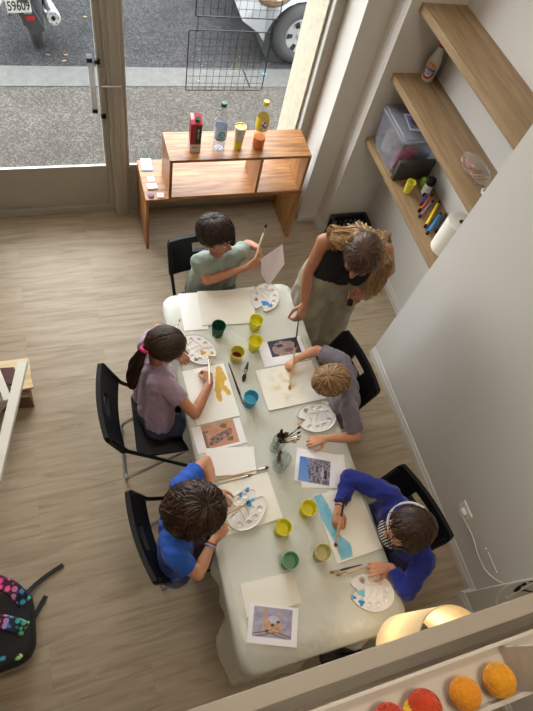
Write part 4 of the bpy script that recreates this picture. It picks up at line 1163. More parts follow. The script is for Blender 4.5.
for k in range(6):
    u = a * math.cos(k * PI / 3) + b * math.sin(k * PI / 3); lathe(bm, [(0, .012), (.0045, .012), (.0045, 0), (0, 0)], e + u * .042, 10, d)
obj('exhaust_hole', bm, M['black_pl'], ex)
bm = B(); sphere(bm, (-.22, -.12, .52), (.05, .09, .10), 16); sphere(bm, (-.24, .0, .42), (.05, .12, .07), 16); obj('side_cover', bm, plain('white_side_cover', rgb(196, 196, 192), .4), mb)
bm = B(); tube(bm, [(-.1, .4, .3), (-.24, .45, .0)], .012, 8); obj('side_stand', bm, M['steel'], mb)
bm = B(); tube(bm, [(-.35, 1.0, 1.0), (0, 1.15, .98), (.35, 1.0, 1.0)], .014, 8); tube(bm, [(0, 1.15, .98), (0, 1.35, .28)], .03, 8); obj('handlebar', bm, M['black_metal'], mb)
# car ------------------------------------------------------------------
cx0, cy0 = 2.36, 5.14   # front wheel centre
ca = thing('car', 'white car parked at the kerb beyond the window, its front wheel showing', 'car', (cx0 + 1.3, cy0 + .8, -.05))
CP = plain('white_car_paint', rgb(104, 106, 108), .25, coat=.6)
off = Vector((-1.3, -.8, 0))
# side profile of the body, x forward = -X (front towards the left)
def carbody():
    bm = B(); L = 4.0; W = 1.7
    prof = [(-.46, .33), (-.64, .44), (-.72, .58), (-.66, .72), (-.40, .84), (.35, .93), (.95, 1.38), (2.4, 1.42), (3.0, .98), (3.15, .6), (3.05, .22)]
    pts = []
    # wheel arch cut in the lower edge
    low = [(3.05, .22)]
    for cxx in (2.55, 0.0):
        for k in range(13):
            a = PI * k / 12; low.append((cxx + .39 * math.cos(a), .24 + .39 * math.sin(a)))
    low.append((-.46, .33))
    outline = prof + low[1:-1]
    ys = [(-.02, .93), (.0, 1.0), (W, 1.0), (W + .02, .93)]
    rings = []
    cz = .6
    for (yy, sc) in [(.05, .985), (.0, .955)][::-1] + [(W, .955)]: pass
    def ringat(yy, ins):
        r = []
        for (x, z) in outline:
            f = ins * max(0, min(1, (z - .5) / .9)); r.append(bm.verts.new((x, yy + f, z)))
        return r
    A = ringat(0, .18); Bq = ringat(W, -.18)
    n = len(outline)
    for i in range(n): bm.faces.new((A[i], A[(i + 1) % n], Bq[(i + 1) % n], Bq[i]))
    bm.faces.new(A); bm.faces.new(list(reversed(Bq)))
    bmesh.ops.triangulate(bm, faces=[f for f in bm.faces if len(f.verts) > 4])
    return bm
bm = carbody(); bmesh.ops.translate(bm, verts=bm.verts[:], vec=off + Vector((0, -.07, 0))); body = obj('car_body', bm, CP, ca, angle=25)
for (x, y) in ((0, .07), (2.55, .07), (0, 1.5), (2.55, 1.5)):
    wl = bpy.data.objects.new('wheel', None); COL.objects.link(wl); wl.parent = ca; wl.location = off + Vector((x, y - .07, .31))
    bm = B(); ring(bm, (0, 0, 0), .22, .09, 44, 14, Vector((0, 1, 0))); obj('tyre', bm, M['tyre'], wl)
    bm = B(); Y = Vector((0, -1, 0)); lathe(bm, [(.0, .075), (.035, .08), (.05, .06), (.16, .075), (.185, .06), (.19, .0), (0, 0)], (0, 0, 0), 40, Y); obj('hubcap', bm, plain('silver_hubcap', rgb(120, 120, 118), .35, metal=.2), wl)
    bm = B()
    for k in range(6):
        for j in (-1, 0, 1):
            an = 2 * PI * k / 6 + j * .12; u = Vector((math.cos(an), 0, math.sin(an)))
            oriented_box(bm, u * .095 + Vector((0, -.070, 0)), u * .155 + Vector((0, -.078, 0)), .011, .012, up=Vector((0, 1, 0)))
    obj('hubcap_slot', bm, M['black_pl'], wl)
bm = B(); a = Vector((0, 1, 0))
for cxx in (0, 2.55):
    lathe(bm, [(0, .0), (.375, .0), (.375, .35), (0, .35)], (cxx, -.02, .25), 32, a)
bmesh.ops.translate(bm, verts=bm.verts[:], vec=off); obj('wheel_arch_liner', bm, plain('dark_arch', (.012, .012, .012, 1), .9), ca)
bm = B(); _h = aty(276, -4, 5.10) - Vector(ca.location); sphere(bm, _h, (.17, .10, .09), 24, Matrix.Rotation(math.radians(-14), 4, 'Y')); obj('headlight', bm, plain('smoked_amber_lens', rgb(96, 76, 56), .15, coat=1), ca)
bm = B(); 
q = [(.42, -.0, .96), (.98, .09, 1.36), (2.3, .09, 1.38), (2.75, .0, 1.0)]
vs0 = [bm.verts.new(Vector(p) + Vector((0, .0, 0))) for p in q]; vs1 = [bm.verts.new(Vector(p) + Vector((0, .03, 0))) for p in q]
bm.faces.new(vs0); bm.faces.new(list(reversed(vs1)))
for i in range(4): bm.faces.new((vs0[i], vs0[(i + 1) % 4], vs1[(i + 1) % 4], vs1[i]))
bmesh.ops.translate(bm, verts=bm.verts[:], vec=off); obj('side_window', bm, plain('dark_car_glass', (.02, .022, .025, 1), .08), ca)
# little things on the road: leaves and blue scraps
rs = random.Random(4)
for (x, y, c, nm) in ((297, 63, rgb(60, 170, 220), 'scrap'), (264, 74, rgb(60, 170, 220), 'scrap'), (66, 55, rgb(110, 84, 48), 'leaf'), (64, 61, rgb(110, 84, 48), 'leaf'), (85, 17, rgb(116, 96, 66), 'leaf'), (48, 55, rgb(100, 76, 50), 'leaf')):
    zz = -.005 if nm == 'scrap' else -.045
    p = at(x, y, zz); bm = B(); bmesh.ops.create_icosphere(bm, subdivisions=2, radius=1)
    for v in bm.verts: v.co = Vector((v.co.x * .022 * (1 + .3 * rs.uniform(-1, 1)), v.co.y * .012, v.co.z * .003 + .003))
    o = obj('paper_scrap' if nm == 'scrap' else 'dry_leaf', bm, plain('scrap_blue' if nm == 'scrap' else 'leaf_brown', c, .8)); o.location = p; o.rotation_euler = (0, 0, rs.uniform(0, 3))
    lb = {297: 'tiny blue scrap on the kerb beside the car tyre', 264: 'tiny blue scrap on the kerb, behind the wire grid', 66: 'small dry leaf on the road right of the motorcycle, nearest the kerb but one', 64: 'small dry leaf on the road nearest the kerb', 85: 'small dry leaf on the road far right of the exhaust', 48: 'small dry leaf on the road below the rear tyre'}[x]
    tag(o, lb, 'litter')
# ------------------------------------------------------------ things on the table
def quad(pts, z):
    P = [at(x, y, z) for x, y in pts]   # TL, TR, BR, BL
    c = (P[0] + P[1] + P[2] + P[3]) / 4
    ux = ((P[1] - P[0]) + (P[2] - P[3])) / 2; uy = ((P[0] - P[3]) + (P[1] - P[2])) / 2
    rot = (math.atan2(ux.y, ux.x) + math.atan2(-uy.x, uy.y)) / 2
    return c, ux.length, uy.length, rot
def sheet(name, label, cat, pts, z, th, mat, group=None):
    c, w, h, r = quad(pts, z); o = flat_sheet(name, c, w, h, r, th, mat); tag(o, label, cat, group); return o
def picture(label, pts, img, z, func, paper=rgb(238, 236, 240), name='photo_print', th=.0012):
    """page with the printed rectangle img (pixel quad) inside the page"""
    c, w, h, r = quad(pts, z); ci, wi, hi, ri = quad(img, z)
    d = Matrix.Rotation(-r, 3, 'Z') @ (ci - c)
    u0 = .5 + (d.x - wi / 2) / w; u1 = .5 + (d.x + wi / 2) / w; v0 = .5 + (d.y - hi / 2) / h; v1 = .5 + (d.y + hi / 2) / h
    def f(u, v):
        if u0 < u < u1 and v0 < v < v1: return func((u - u0) / (u1 - u0), (v - v0) / (v1 - v0))
        return paper
    o = printed(name, c, w, h, r, th, f, 96, 72); tag(o, label, 'photo'); return o
# window end sheets
sheet('paper_sheet', 'thin white sheet at the window-left corner of the table, partly under the blank board', 'paper', [(178, 294), (202, 292), (208, 329), (184, 331)], ZT, .0006, M['paper'])
sheet('canvas_board', 'blank canvas board lying in front of the boy in pale green', 'canvas', [(198, 293), (251.5, 288.5), (256, 323), (201.5, 326)], ZT + .0012, .004, M['canvas'])
# lilac girl's painting
def f_yellow(u, v):
    base = rgb(236, 233, 224); y = rgb(206, 160, 40); y2 = rgb(222, 190, 96)
    x = u; yy = v
    k = 0
    def seg(ax, ay, bx_, by_, w):
        dx, dy = bx_ - ax, by_ - ay; t = max(0, min(1, ((x - ax) * dx + (yy - ay) * dy) / (dx * dx + dy * dy)))
        d = math.hypot(x - ax - t * dx, (yy - ay - t * dy) * 1.3); return 1 - sstep(w * .7, w, d + .05 * fbm(x * 14, yy * 14, 2))
    k = max(seg(.84, .90, .68, .52, .09), seg(.68, .52, .66, .36, .075), seg(.9, .78, .80, .55, .055), seg(.80, .62, .90, .44, .07), seg(.86, .92, .92, .72, .06))
    k *= .75 + .5 * fbm(x * 22 + yy * 5, yy * 5, 5)
    return mix(base, mix(y2, y, k), min(1, k * 1.5))
c, w, h, r = quad([(182, 371.5), (223.4, 363.7), (240, 415.4), (196.6, 426)], ZT + .0016)
o = printed('painted_canvas', c, w, h, r, .004, f_yellow, 80, 96, mat=M['wash']); tag(o, 'canvas with ochre yellow brush marks in front of the girl in lilac', 'painting')
def f_terra(u, v):
    c = mix(rgb(176, 124, 98), rgb(206, 154, 126), .5 + .8 * fbm(u * 4, v * 4, 1))
    n = fbm(u * 9, v * 9, 3)
    body = (.12 < u < .85) and (abs(v - (.18 + .42 * u)) < .17 - .10 * abs(u - .4))
    if body: c = mix(rgb(70, 44, 46), rgb(176, 140, 130), .45 + 1.6 * n)
    if math.hypot(u - .80, (v - .56)) < .09: c = mix(rgb(104, 64, 52), rgb(180, 130, 110), .5 + n)
    for (cx, cy, rr) in ((.66, .8, .10), (.76, .22, .10), (.14, .7, .05)):
        if math.hypot(u - cx, v - cy) < rr * (1 + n): c = mix(rgb(84, 74, 40), rgb(140, 110, 60), .5 + 2 * n)
    if u < .1 and v < .75: c = mix(c, rgb(60, 44, 52), .6)
    return c
picture('photo of a dark spotted animal on terracotta ground, under the yellow painting', [(192, 429), (239.4, 416), (246.5, 442), (198, 455)], [(201, 426.5), (232.7, 418.5), (240, 442), (206, 449.7)], ZT, f_terra)
# white folded card
sheet('folded_card', 'plain white rectangular card between the yellow painting and the blue-shirted child', 'card', [(205.5, 448.5), (253.4, 447), (256.5, 474), (207, 476.5)], ZT + .0012, .006, M['paper'])
sheet('canvas_board', 'blank canvas board under the palette of the child in bright blue', 'canvas', [(207, 486), (267, 475), (284, 518), (224, 536)], ZT, .004, M['canvas'])
# blond boy
def f_animal(u, v):
    n = fbm(u * 8, v * 8, 6); n2 = fbm(u * 22, v * 22, 2)
    c = mix(rgb(38, 42, 58), rgb(66, 62, 78), .5 + n)
    d = math.hypot((u - .5) / .40, (v - .42) / .46)
    if d < 1 + .4 * n: c = mix(rgb(112, 88, 84), rgb(176, 154, 146), .5 + 1.6 * n2 + .5 * n)
    if math.hypot((u - .36) / .12, (v - .62) / .10) < 1: c = rgb(60, 48, 52)
    if math.hypot((u - .62) / .16, (v - .30) / .13) < 1: c = mix(rgb(84, 58, 60), rgb(130, 96, 92), .5 + 2 * n2)
    if u > .9: c = mix(c, rgb(60, 50, 50), .6)
    return c
picture('photo of a brown furry animal on dark ground beside the blond boy\'s canvas', [(259, 345), (299.5, 334), (307, 358), (263.5, 369.3)], [(267.6, 342.6), (295.7, 336), (301, 350.5), (272.5, 359.7)], ZT, f_animal)
def f_pale(u, v):
    base = rgb(236, 232, 220); k = fbm(u * 7, v * 7, 8)
    m = math.exp(-(((u - .42) / .25) ** 2 + ((v - .5) / .35) ** 2)); return mix(base, rgb(206, 180, 110), max(0, (k + .08) * 1.9) * m + .10 * m)
c, w, h, r = quad([(256.5, 374), (312, 357), (323, 398.5), (268.3, 411.5)], ZT + .0016)
o = printed('painted_canvas', c, w, h, r, .004, f_pale, 60, 60, mat=M['wash']); tag(o, 'pale canvas with faint ochre washes in front of the blond boy', 'painting')
# sky and rock photo
def f_rock(u, v):
    n = fbm(u * 6, v * 6, 4); n2 = fbm(u * 13, v * 13, 7)
    edge = .22 + .16 * (1 - v) + .04 * n
    if u < edge: return mix(rgb(64, 118, 200), rgb(120, 160, 216), (1 - v) * .9 + .2 * n)
    c = mix(rgb(66, 64, 84), rgb(156, 152, 168), .5 + 2.2 * n2 + .8 * n)
    if math.hypot((u - .76) / .05, (v - .42) / .24) < 1 + n2: c = rgb(182, 182, 192)
    if .8 < u < .9 and .25 < v < .6 and n > -.05: c = rgb(40, 36, 46)
    return c
sheet('paper_sheet', 'white sheet sticking out under the photo of rock and blue sky', 'paper', [(300, 453), (343, 455), (349, 489), (301, 487)], ZT, .0006, M['paper'])
picture('photo of grey rock against blue sky beside the navy sleeve', [(296.8, 449), (340, 454), (334.5, 487), (294, 481)], [(299, 456.3), (331, 461), (329, 485.5), (298.4, 481)], ZT + .001, f_rock)
# navy sweater girl's canvas
def f_blue(u, v):
    base = rgb(236, 232, 220)
    edge = .17 + .10 * math.sin((1 - v) * 3.2 + .2) * 1.0 + (.20 if v < .36 else 0) * sstep(.40, .16, v) + .02 * fbm(v * 9, 3)
    lo = .02 + .10 * sstep(.7, .2, v)
    if u < edge and v > .03: 
        c = mix(rgb(104, 176, 206), rgb(140, 196, 214), .5 + fbm(u * 9, v * 9, 2))
        return mix(base, c, 1 if u > lo else .0 + sstep(lo - .03, lo, u))
    return base
c, w, h, r = quad([(313, 494), (355, 487), (384, 546), (336.6, 566)], ZT)
o = printed('painted_canvas', c, w, h, r, .004, f_blue, 60, 90, mat=M['wash']); tag(o, 'canvas with a light blue painted band in front of the girl in navy', 'painting')
sheet('canvas_board', 'blank canvas board at the near end of the table under the bird photo', 'canvas', [(239.4, 583), (293, 573), (301, 603), (247, 618)], ZT, .004, M['canvas'])
def f_bird(u, v):
    n = fbm(u * 5, v * 5, 3); n2 = fbm(u * 18, v * 18, 9)
    c = mix(rgb(136, 134, 160), rgb(172, 168, 190), .5 + 1.6 * n)
    if abs(u - .3) < .05 and v > .3: c = mix(rgb(196, 140, 96), c, .3)
    if abs(u - .68) < .03 and v > .5: c = mix(rgb(196, 150, 120), c, .4)
    d = math.hypot((u - .5) / .24, (v - .36) / .24)
    if d < 1 + .6 * n2: c = mix(rgb(150, 106, 72), rgb(212, 176, 140), .5 + 2 * n2)
    if math.hypot((u - .52) / .13, (v - .62) / .12) < 1: c = mix(rgb(206, 206, 216), rgb(160, 160, 180), .5 + n2)
    for (cx, cy, rr) in ((.64, .54, .045), (.36, .2, .05), (.5, .42, .05)):
        if math.hypot(u - cx, v - cy) < rr: c = rgb(38, 28, 28)
    for k in range(2):
        if abs((v - .02) - (.5 - abs(u - .32 - .3 * k)) * .35) < .02 and v < .2: c = rgb(120, 84, 60)
    return c
picture('photo of a small tan animal on lilac-grey background, nearest the lower table corner', [(249.9, 602.5), (298.4, 608.4), (296.7, 647.8), (246, 642.5)], [(254.4, 605.5), (293, 610.4), (291, 640), (251.8, 636)], ZT + .0052, f_bird)
# palettes -------------------------------------------------------
M['blob'] = {}
def blob_mat(nm, c):
    if nm not in M['blob']: M['blob'][nm] = plain('paint_' + nm, c, .25, var=.12, vscale=60)
    return M['blob'][nm]
WELLS = [(-.046, -.047, .0135), (-.008, -.055, .013), (.032, -.048, .013), (.066, -.022, .0125), (.068, .020, .0125), (.036, .047, .013), (-.004, .054, .013), (-.045, .044, .014)]
def pal_out(ph):
    a, b = .105, .080
    r = 1.0
    d = (ph - PI * 1.02 + PI) % (2 * PI) - PI
    r *= 1 - .38 * math.exp(-(d / .20) ** 2)
    return Vector((a * math.cos(ph) * r, b * math.sin(ph) * r))
def palette(label, cpx, npx, blobs, zoff=0.0):
    z = ZT + zoff
    c = at(cpx[0], cpx[1], z); nn = at(npx[0], npx[1], z); d = nn - c
    rot = math.atan2(d.y, d.x) - PI
    t = thing('paint_palette', label, 'palette', c, rot, 'white plastic paint palettes on the table')
    bm = B(); N, K = 96, 40
    def height(x, y, edge):
        h = .0085
        for wx, wy, wr in WELLS:
            dd = math.hypot(x - wx, y - wy)
            if dd < wr + .004:
                h = min(h, .0085 - .006 * (1 - sstep(wr * .55, wr, dd))) + (.0022 * math.exp(-((dd - wr - .001) / .0013) ** 2))
        # centre mixing trays with raised dividers
        if abs(x - .012) < .044 and abs(y) < .027:
            h = .0050
            for xx in (-.004 + .35 * y, .026 + .35 * y):
                h += .004 * math.exp(-((x - xx) / .0014) ** 2)
        h += .0035 * math.exp(-((1 - edge) / .035) ** 2)
        return h
    cv_ = bm.verts.new((0, 0, height(0, 0, 0))); rings = []
    for k in range(1, K + 1):
        t_ = k / K; rr = []
        for i in range(N):
            p = pal_out(2 * PI * i / N) * t_; rr.append(bm.verts.new((p.x, p.y, height(p.x, p.y, t_))))
        rings.append(rr)
    for i in range(N): bm.faces.new((cv_, rings[0][i], rings[0][(i + 1) % N]))
    for a, b in zip(rings, rings[1:]):
        for i in range(N): bm.faces.new((a[i], b[i], b[(i + 1) % N], a[(i + 1) % N]))
    lo = [bm.verts.new((v.co.x * 1.01, v.co.y * 1.01, 0)) for v in rings[-1]]
    for i in range(N): bm.faces.new((rings[-1][i], lo[i], lo[(i + 1) % N], rings[-1][(i + 1) % N]))
    bm.faces.new(lo)
    obj('palette_tray', bm, M['white_pl'], t, angle=50)
    for (px, py, rr, nm, col) in blobs:
        p = at(px, py, z + .008); q = Matrix.Rotation(-rot, 3, 'Z') @ (p - c)
        bm = B(); n = 20
        rnd = random.Random(int(px * 7 + py))
        ph = rnd.uniform(0, 6)
        vs = [Vector((q.x + rr * (1 + .25 * math.sin(3 * a + ph) + .1 * math.sin(5 * a)) * math.cos(a), q.y + rr * .85 * (1 + .25 * math.sin(3 * a + ph)) * math.sin(a), .0)) for a in [2 * PI * k / n for k in range(n)]]
        top = [bm.verts.new((v.x, v.y, .0096)) for v in vs]; mid = bm.verts.new((q.x, q.y, .0112)); lo = [bm.verts.new((v.x, v.y, .002)) for v in vs]
        for i in range(n): bm.faces.new((mid, top[i], top[(i + 1) % n])); bm.faces.new((top[i], lo[i], lo[(i + 1) % n], top[(i + 1) % n]))
        o = obj('paint_blob', bm, blob_mat(nm, col), t); o['label'] = nm.replace('_', ' ') + ' paint'
    return t
LB = rgb(120, 190, 214); CB = rgb(30, 136, 204); OC = rgb(204, 150, 36); DK = rgb(96, 88, 84)
palette('white palette with a blue patch at the window end, below the held paper', (265, 298), (260.5, 308), [(264, 303, .017, 'blue', CB), (267.5, 304, .013, 'blue', CB), (271, 305, .010, 'grey_blue', rgb(96, 130, 160)), (256.5, 299, .009, 'dark_water', DK), (268, 309.5, .009, 'off_white', rgb(214, 214, 206))])
palette('white palette with ochre paint beside the girl in lilac', (198, 350), (209, 358), [(203, 352.5, .015, 'ochre', OC), (212, 353, .010, 'ochre', OC), (196, 359.5, .011, 'brown_water', rgb(120, 108, 98)), (206.5, 348, .006, 'ochre', OC)])
palette('clean white palette with a dot of ochre beside the blond boy\'s forearm', (316, 418), (298.5, 420.5), [(299, 424, .008, 'ochre', OC), (306, 410, .010, 'grey_water', rgb(150, 142, 132))], .004)
palette('white palette with blue paints in front of the child in bright blue', (246, 510), (257, 497), [(240.5, 495, .011, 'blue', CB), (247, 490, .012, 'blue', CB), (249, 503, .017, 'light_blue', rgb(60, 168, 214)), (252.5, 500, .009, 'light_blue', rgb(60, 168, 214))], .005)
palette('white palette with light and bright blue paint beside the lamp', (371, 592), (354, 589), [(361.5, 593, .017, 'pale_blue', LB), (353.8, 597.5, .010, 'blue', CB), (361.5, 603, .014, 'blue', CB), (362, 581, .012, 'grey_water', rgb(160, 152, 140))])
# cups ------------------------------------------------------------
Ccol = {'dkgreen': plastic_cup_mat('dark_green_cup_plastic', rgb(40, 112, 84)), 'blue': plastic_cup_mat('blue_cup_plastic', rgb(110, 190, 214)), 'pale_green': plastic_cup_mat('pale_green_cup_plastic', rgb(150, 196, 160)), 'cream': plastic_cup_mat('cream_cup_plastic', rgb(226, 218, 168)), 'yellow': M['cup_yellow'], 'pale_yellow': plastic_cup_mat('pale_yellow_cup_plastic', rgb(228, 216, 120))}
def liq(nm, c): return plain('water_' + nm, c, .08)
LQ = {'dkgreen': liq('dark_green', rgb(10, 52, 36)), 'yellow': liq('yellow', rgb(232, 224, 40)), 'red': liq('dark_red', rgb(84, 22, 14)), 'blue': liq('blue', rgb(96, 184, 214)), 'pgreen': liq('pale_green', rgb(124, 170, 136)), 'cream': liq('cream', rgb(212, 202, 150)), 'ylight': liq('light_yellow', rgb(234, 222, 70))}
def pcup(label, mx, my, m, l, fill=.7, H=.088):
    fill = fill * .62
    p = at(mx, my, ZT + H); cup(label, (p.x, p.y, ZT), Ccol[m], .028, .037, H, LQ[l], fill)
pcup('dark green plastic cup beside the blank canvas board', 219, 325.5, 'dkgreen', 'dkgreen', .8)
pcup('yellow plastic cup at the corner of the blank board, nearer the window', 256.8, 319.5, 'yellow', 'yellow', .8)
pcup('yellow plastic cup between the other yellow cup and the furry animal photo', 255.9, 340, 'yellow', 'yellow', .8)
pcup('pale yellow plastic cup holding dark red water', 237.8, 351.5, 'pale_yellow', 'red', .62)
pcup('light blue plastic cup in the middle of the table', 251.5, 396.5, 'blue', 'blue', .8)
pcup('yellow plastic cup beside the navy girl\'s blue-banded canvas', 309.5, 507.5, 'yellow', 'ylight', .72)
pcup('yellow plastic cup off the corner of the canvas under the blue palette', 284, 527, 'yellow', 'ylight', .72)
pcup('pale green plastic cup near the middle of the near table half', 291, 560, 'pale_green', 'pgreen', .8)
pcup('cream plastic cup at the foot of the blue painted band', 323.5, 552, 'cream', 'cream', .8)
# brushes -----------------------------------------------------------
M['bh_tan'] = plain('tan_brush_handle', rgb(206, 168, 112), .4)
M['bh_white'] = plain('cream_brush_handle', rgb(226, 214, 186), .4)
M['bh_dark'] = plain('dark_red_brush_handle', rgb(52, 20, 22), .3)
M['bh_black'] = plain('black_brush_handle', (.015, .014, .014, 1), .3)
M['bristle'] = plain('brown_bristles', rgb(96, 52, 30), .8, bump=.4, bscale=300)
M['bristle_dk'] = plain('dark_bristles', rgb(34, 22, 18), .8, bump=.4, bscale=300)
M['bristle_y'] = plain('ochre_bristles', rgb(196, 140, 30), .6)
M['bristle_t'] = plain('tan_bristles', rgb(160, 112, 62), .8, bump=.4, bscale=300)
M['bristle_w'] = plain('white_bristles', rgb(216, 210, 196), .8)
def brush(label, tail, tip, hm='bh_tan', bmat='bristle', R=.0036, upper=None, group='paint brushes on the table', bl=.022):
    tail = Vector(tail); tip = Vector(tip); d = (tip - tail).normalized(); L = (tip - tail).length
    t = thing('paint_brush', label, 'paint brush', tail, 0, group)
    f0 = max(.3 * L, L - bl - .03); f1 = L - bl
    bm = B(); tube(bm, [tail, tail + d * L * .03, tail + d * f0 * .5, tail + d * f0 * .85, tail + d * (f0 + .002)], [R * .4, R * .62, R * .9, R * 1.25, R], 10); h = obj('handle', bm, M[hm], t, world=True)
    if upper:
        bm = B(); tube(bm, [tail - d * .0005, tail + d * L * .03, tail + d * f0 * .5], [R * .45, R * .7, R * .98], 10); obj('handle_end', bm, M[upper], t, world=True)
    bm = B(); tube(bm, [tail + d * f0, tail + d * (f0 + .004), tail + d * f1], [R * 1.05, R * 1.1, R * 1.15], 10); obj('ferrule', bm, M['chrome'], t, world=True)
    bm = B(); tube(bm, [tail + d * (f1 - .001), tail + d * (f1 + bl * .35), tail + d * (f1 + bl * .75), tip], [R * 1.1, R * 1.6, R * 1.2, R * .2], 10); obj('bristles', bm, M[bmat], t, world=True)
    return t
zz = ZT + .005
def lie(px, py, dz=0): return at(px, py, zz + dz)
brush('slim brush with an orange tip lying behind the head of the girl in lilac', at(173, 334, ZT + .02), at(180.5, 318.5, ZT + .03), 'bh_white', 'bristle_t')
brush('long dark brush lying between the yellow painting and the blue cup', lie(228.5, 363), lie(243.5, 404), 'bh_dark', 'bristle_t', .0042)
brush('stubby black-bristled brush lying above the blue cup', lie(248, 362), lie(243, 382, .004), 'bh_black', 'bristle_dk', .0068, bl=.045)
brush('tan brush with red-brown bristles under the white card, its tip showing', lie(216, 480), lie(269, 467), 'bh_tan', 'bristle', .0045)
brush('tan brush lying under the white card, fully behind the redder one', lie(214, 484), lie(252, 475, 0), 'bh_white', 'bristle_t', .004)
brush('dark brush with tan tip lying beside the hand of the girl in navy', lie(362, 564.5, .003), lie(329.5, 573), 'bh_dark', 'bristle_t', .004)
brush('tan brush lying just below the dark one beside the blue palette', lie(371, 566, .003), lie(336, 575.5), 'bh_tan', 'bristle_t', .0036)
# jars of brushes ---------------------------------------------------
M['jar'] = clear('jar_glass', (.90, .935, .93, 1), .03, diff=.07, diffcol=rgb(190, 205, 200))
def jar(label, base_px, R, H):
    p = at(base_px[0], base_px[1], ZT); t = thing('glass_jar', label, 'jar', p)
    bm = B(); lathe(bm, [(0, .0), (R * .9, 0), (R, .006), (R, H * .94), (R * .96, H), (R * .92, H), (R * .94, H * .94), (R * .94, .008), (0, .007)], seg=36); obj('jar_body', bm, M['jar'], t)
    bm = B(); ring(bm, (0, 0, H), R * .95, .002, 36, 6); obj('jar_rim', bm, M['jar'], t)
    return p
j1 = jar('tall clear glass jar in the middle of the table, its mouth half empty', (279, 467), .036, .125)
j2 = jar('glass jar crammed with brushes, standing behind the clearer jar', (275.5, 448), .033, .115)
rs = random.Random(11)
GB = 'brushes standing in the glass jars'
HN = {'bh_tan': 'tan', 'bh_dark': 'dark red', 'bh_white': 'cream', 'bh_black': 'black'}; BN = {'bristle': 'brown', 'bristle_dk': 'nearly black'}
for k in range(7):
    a = rs.uniform(2.0, 4.2); b0 = j1 + Vector((rs.uniform(0, .02), rs.uniform(-.018, .018), .010)); top = Vector((j1.x + .025 * math.cos(a) - .012, j1.y + .025 * math.sin(a) + .004, ZT + rs.uniform(.15, .185)))
    hm = rs.choice(['bh_tan', 'bh_dark', 'bh_white']); bt = rs.choice(['bristle', 'bristle_dk', 'bristle'])
    brush(HN[hm] + ' handled brush with ' + BN[bt] + ' bristles leaning in the clearer glass jar', b0, top, hm, bt, .0044, group=GB, bl=.03)
for k in range(14):
    a = rs.uniform(0, 2 * PI); b0 = j2 + Vector((.012 * math.cos(a + PI), .012 * math.sin(a + PI), .010)); top = Vector((j2.x + .022 * math.cos(a), j2.y + .022 * math.sin(a), ZT + rs.uniform(.15, .20)))
    hm = rs.choice(['bh_tan', 'bh_dark', 'bh_black']); bt = rs.choice(['bristle_dk', 'bristle_dk', 'bristle'])
    brush(HN[hm] + ' handled brush with ' + BN[bt] + ' bristles standing in the crammed glass jar', b0, top, hm, bt, .0054, group=GB, bl=.042)
for k, (px, py, hm, bmt) in enumerate(((301, 426, 'bh_black', 'bristle_dk'), (301, 431.5, 'bh_black', 'bristle_dk'), (300, 439, 'bh_tan', 'bristle_t'), (297, 442, 'bh_dark', 'bristle_t'), (301.5, 436, 'bh_tan', 'bristle_t'))):
    b0 = j2 + Vector((-.012, -.004 + .004 * k, .03 + .01 * k)); top = at(px, py, ZT + .16)
    brush(['black brush fanning right out of the crammed jar', 'black brush fanning right out of the crammed jar', 'tan slim brush fanning right out of the crammed jar', 'dark slim brush fanning right out of the crammed jar', 'tan slim brush fanning right out of the crammed jar'][k], b0, top, hm, bmt, .0035, group=GB)
# ------------------------------------------------------------ people
def V(*a): return Vector(a)
def caps(bm, a, b, ra, rb, seg=16, ends=(True, True)):
    a = Vector(a); b = Vector(b); L = (b - a).length
    if L < 1e-5: sphere(bm, a, ra, seg); return
    tube(bm, [a, b], [ra, rb], seg)
    if ends[0]: sphere(bm, a, ra, seg)
    if ends[1]: sphere(bm, b, rb, seg)
def ell(bm, c, r, fwd=None, up=None, seg=20):
    """ellipsoid radii (side, fwd, up)"""
    m = Matrix.Identity(4)
    if fwd is not None:
        F = Vector(fwd).normalized(); U = Vector(up); U = (U - F * U.dot(F)).normalized(); S = F.cross(U)
        m = Matrix(((S.x, F.x, U.x, 0), (S.y, F.y, U.y, 0), (S.z, F.z, U.z, 0), (0, 0, 0, 1)))
    ball(bm, Matrix.Translation(Vector(c)) @ m @ Matrix.Diagonal((r[0], r[1], r[2], 1)), seg)
def fuse(name, bm, mat, parent, voxel=.005, smooth=3, wrinkle=None, seed=0):
    """join the overlapping closed shapes into one continuous surface"""
    me = bpy.data.meshes.new('tmp'); bm.to_mesh(me); bm.free()
    o = bpy.data.objects.new('tmp', me); COL.objects.link(o)
    md = o.modifiers.new('r', 'REMESH'); md.mode = 'VOXEL'; md.voxel_size = voxel; md.adaptivity = 0
    if smooth:
        ms = o.modifiers.new('s', 'SMOOTH'); ms.factor = .5; ms.iterations = smooth
    dg = bpy.context.evaluated_depsgraph_get(); dg.update()
    m2 = bpy.data.meshes.new_from_object(o.evaluated_get(dg))
    bpy.data.objects.remove(o); bpy.data.meshes.remove(me)
    if wrinkle:
        amp, fr = wrinkle
        nrm = [v.normal.copy() for v in m2.vertices]
        for v, n in zip(m2.vertices, nrm):
            c = v.co
            q = Vector((c.x * fr + seed, c.y * fr, c.z * fr * .7))
            w = noise.noise(q) + .5 * noise.noise(q * 2.3 + Vector((5, 1, 2)))
            w = 1 - abs(w) * 2.6
            v.co = c + n * amp * w
    off = Vector(parent.location)
    for v in m2.vertices: v.co -= off
    for p in m2.polygons: p.use_smooth = True
    m2.materials.clear(); m2.materials.append(mat); m2.name = name
    ob = bpy.data.objects.new(name, m2); COL.objects.link(ob); ob.parent = parent
    return ob
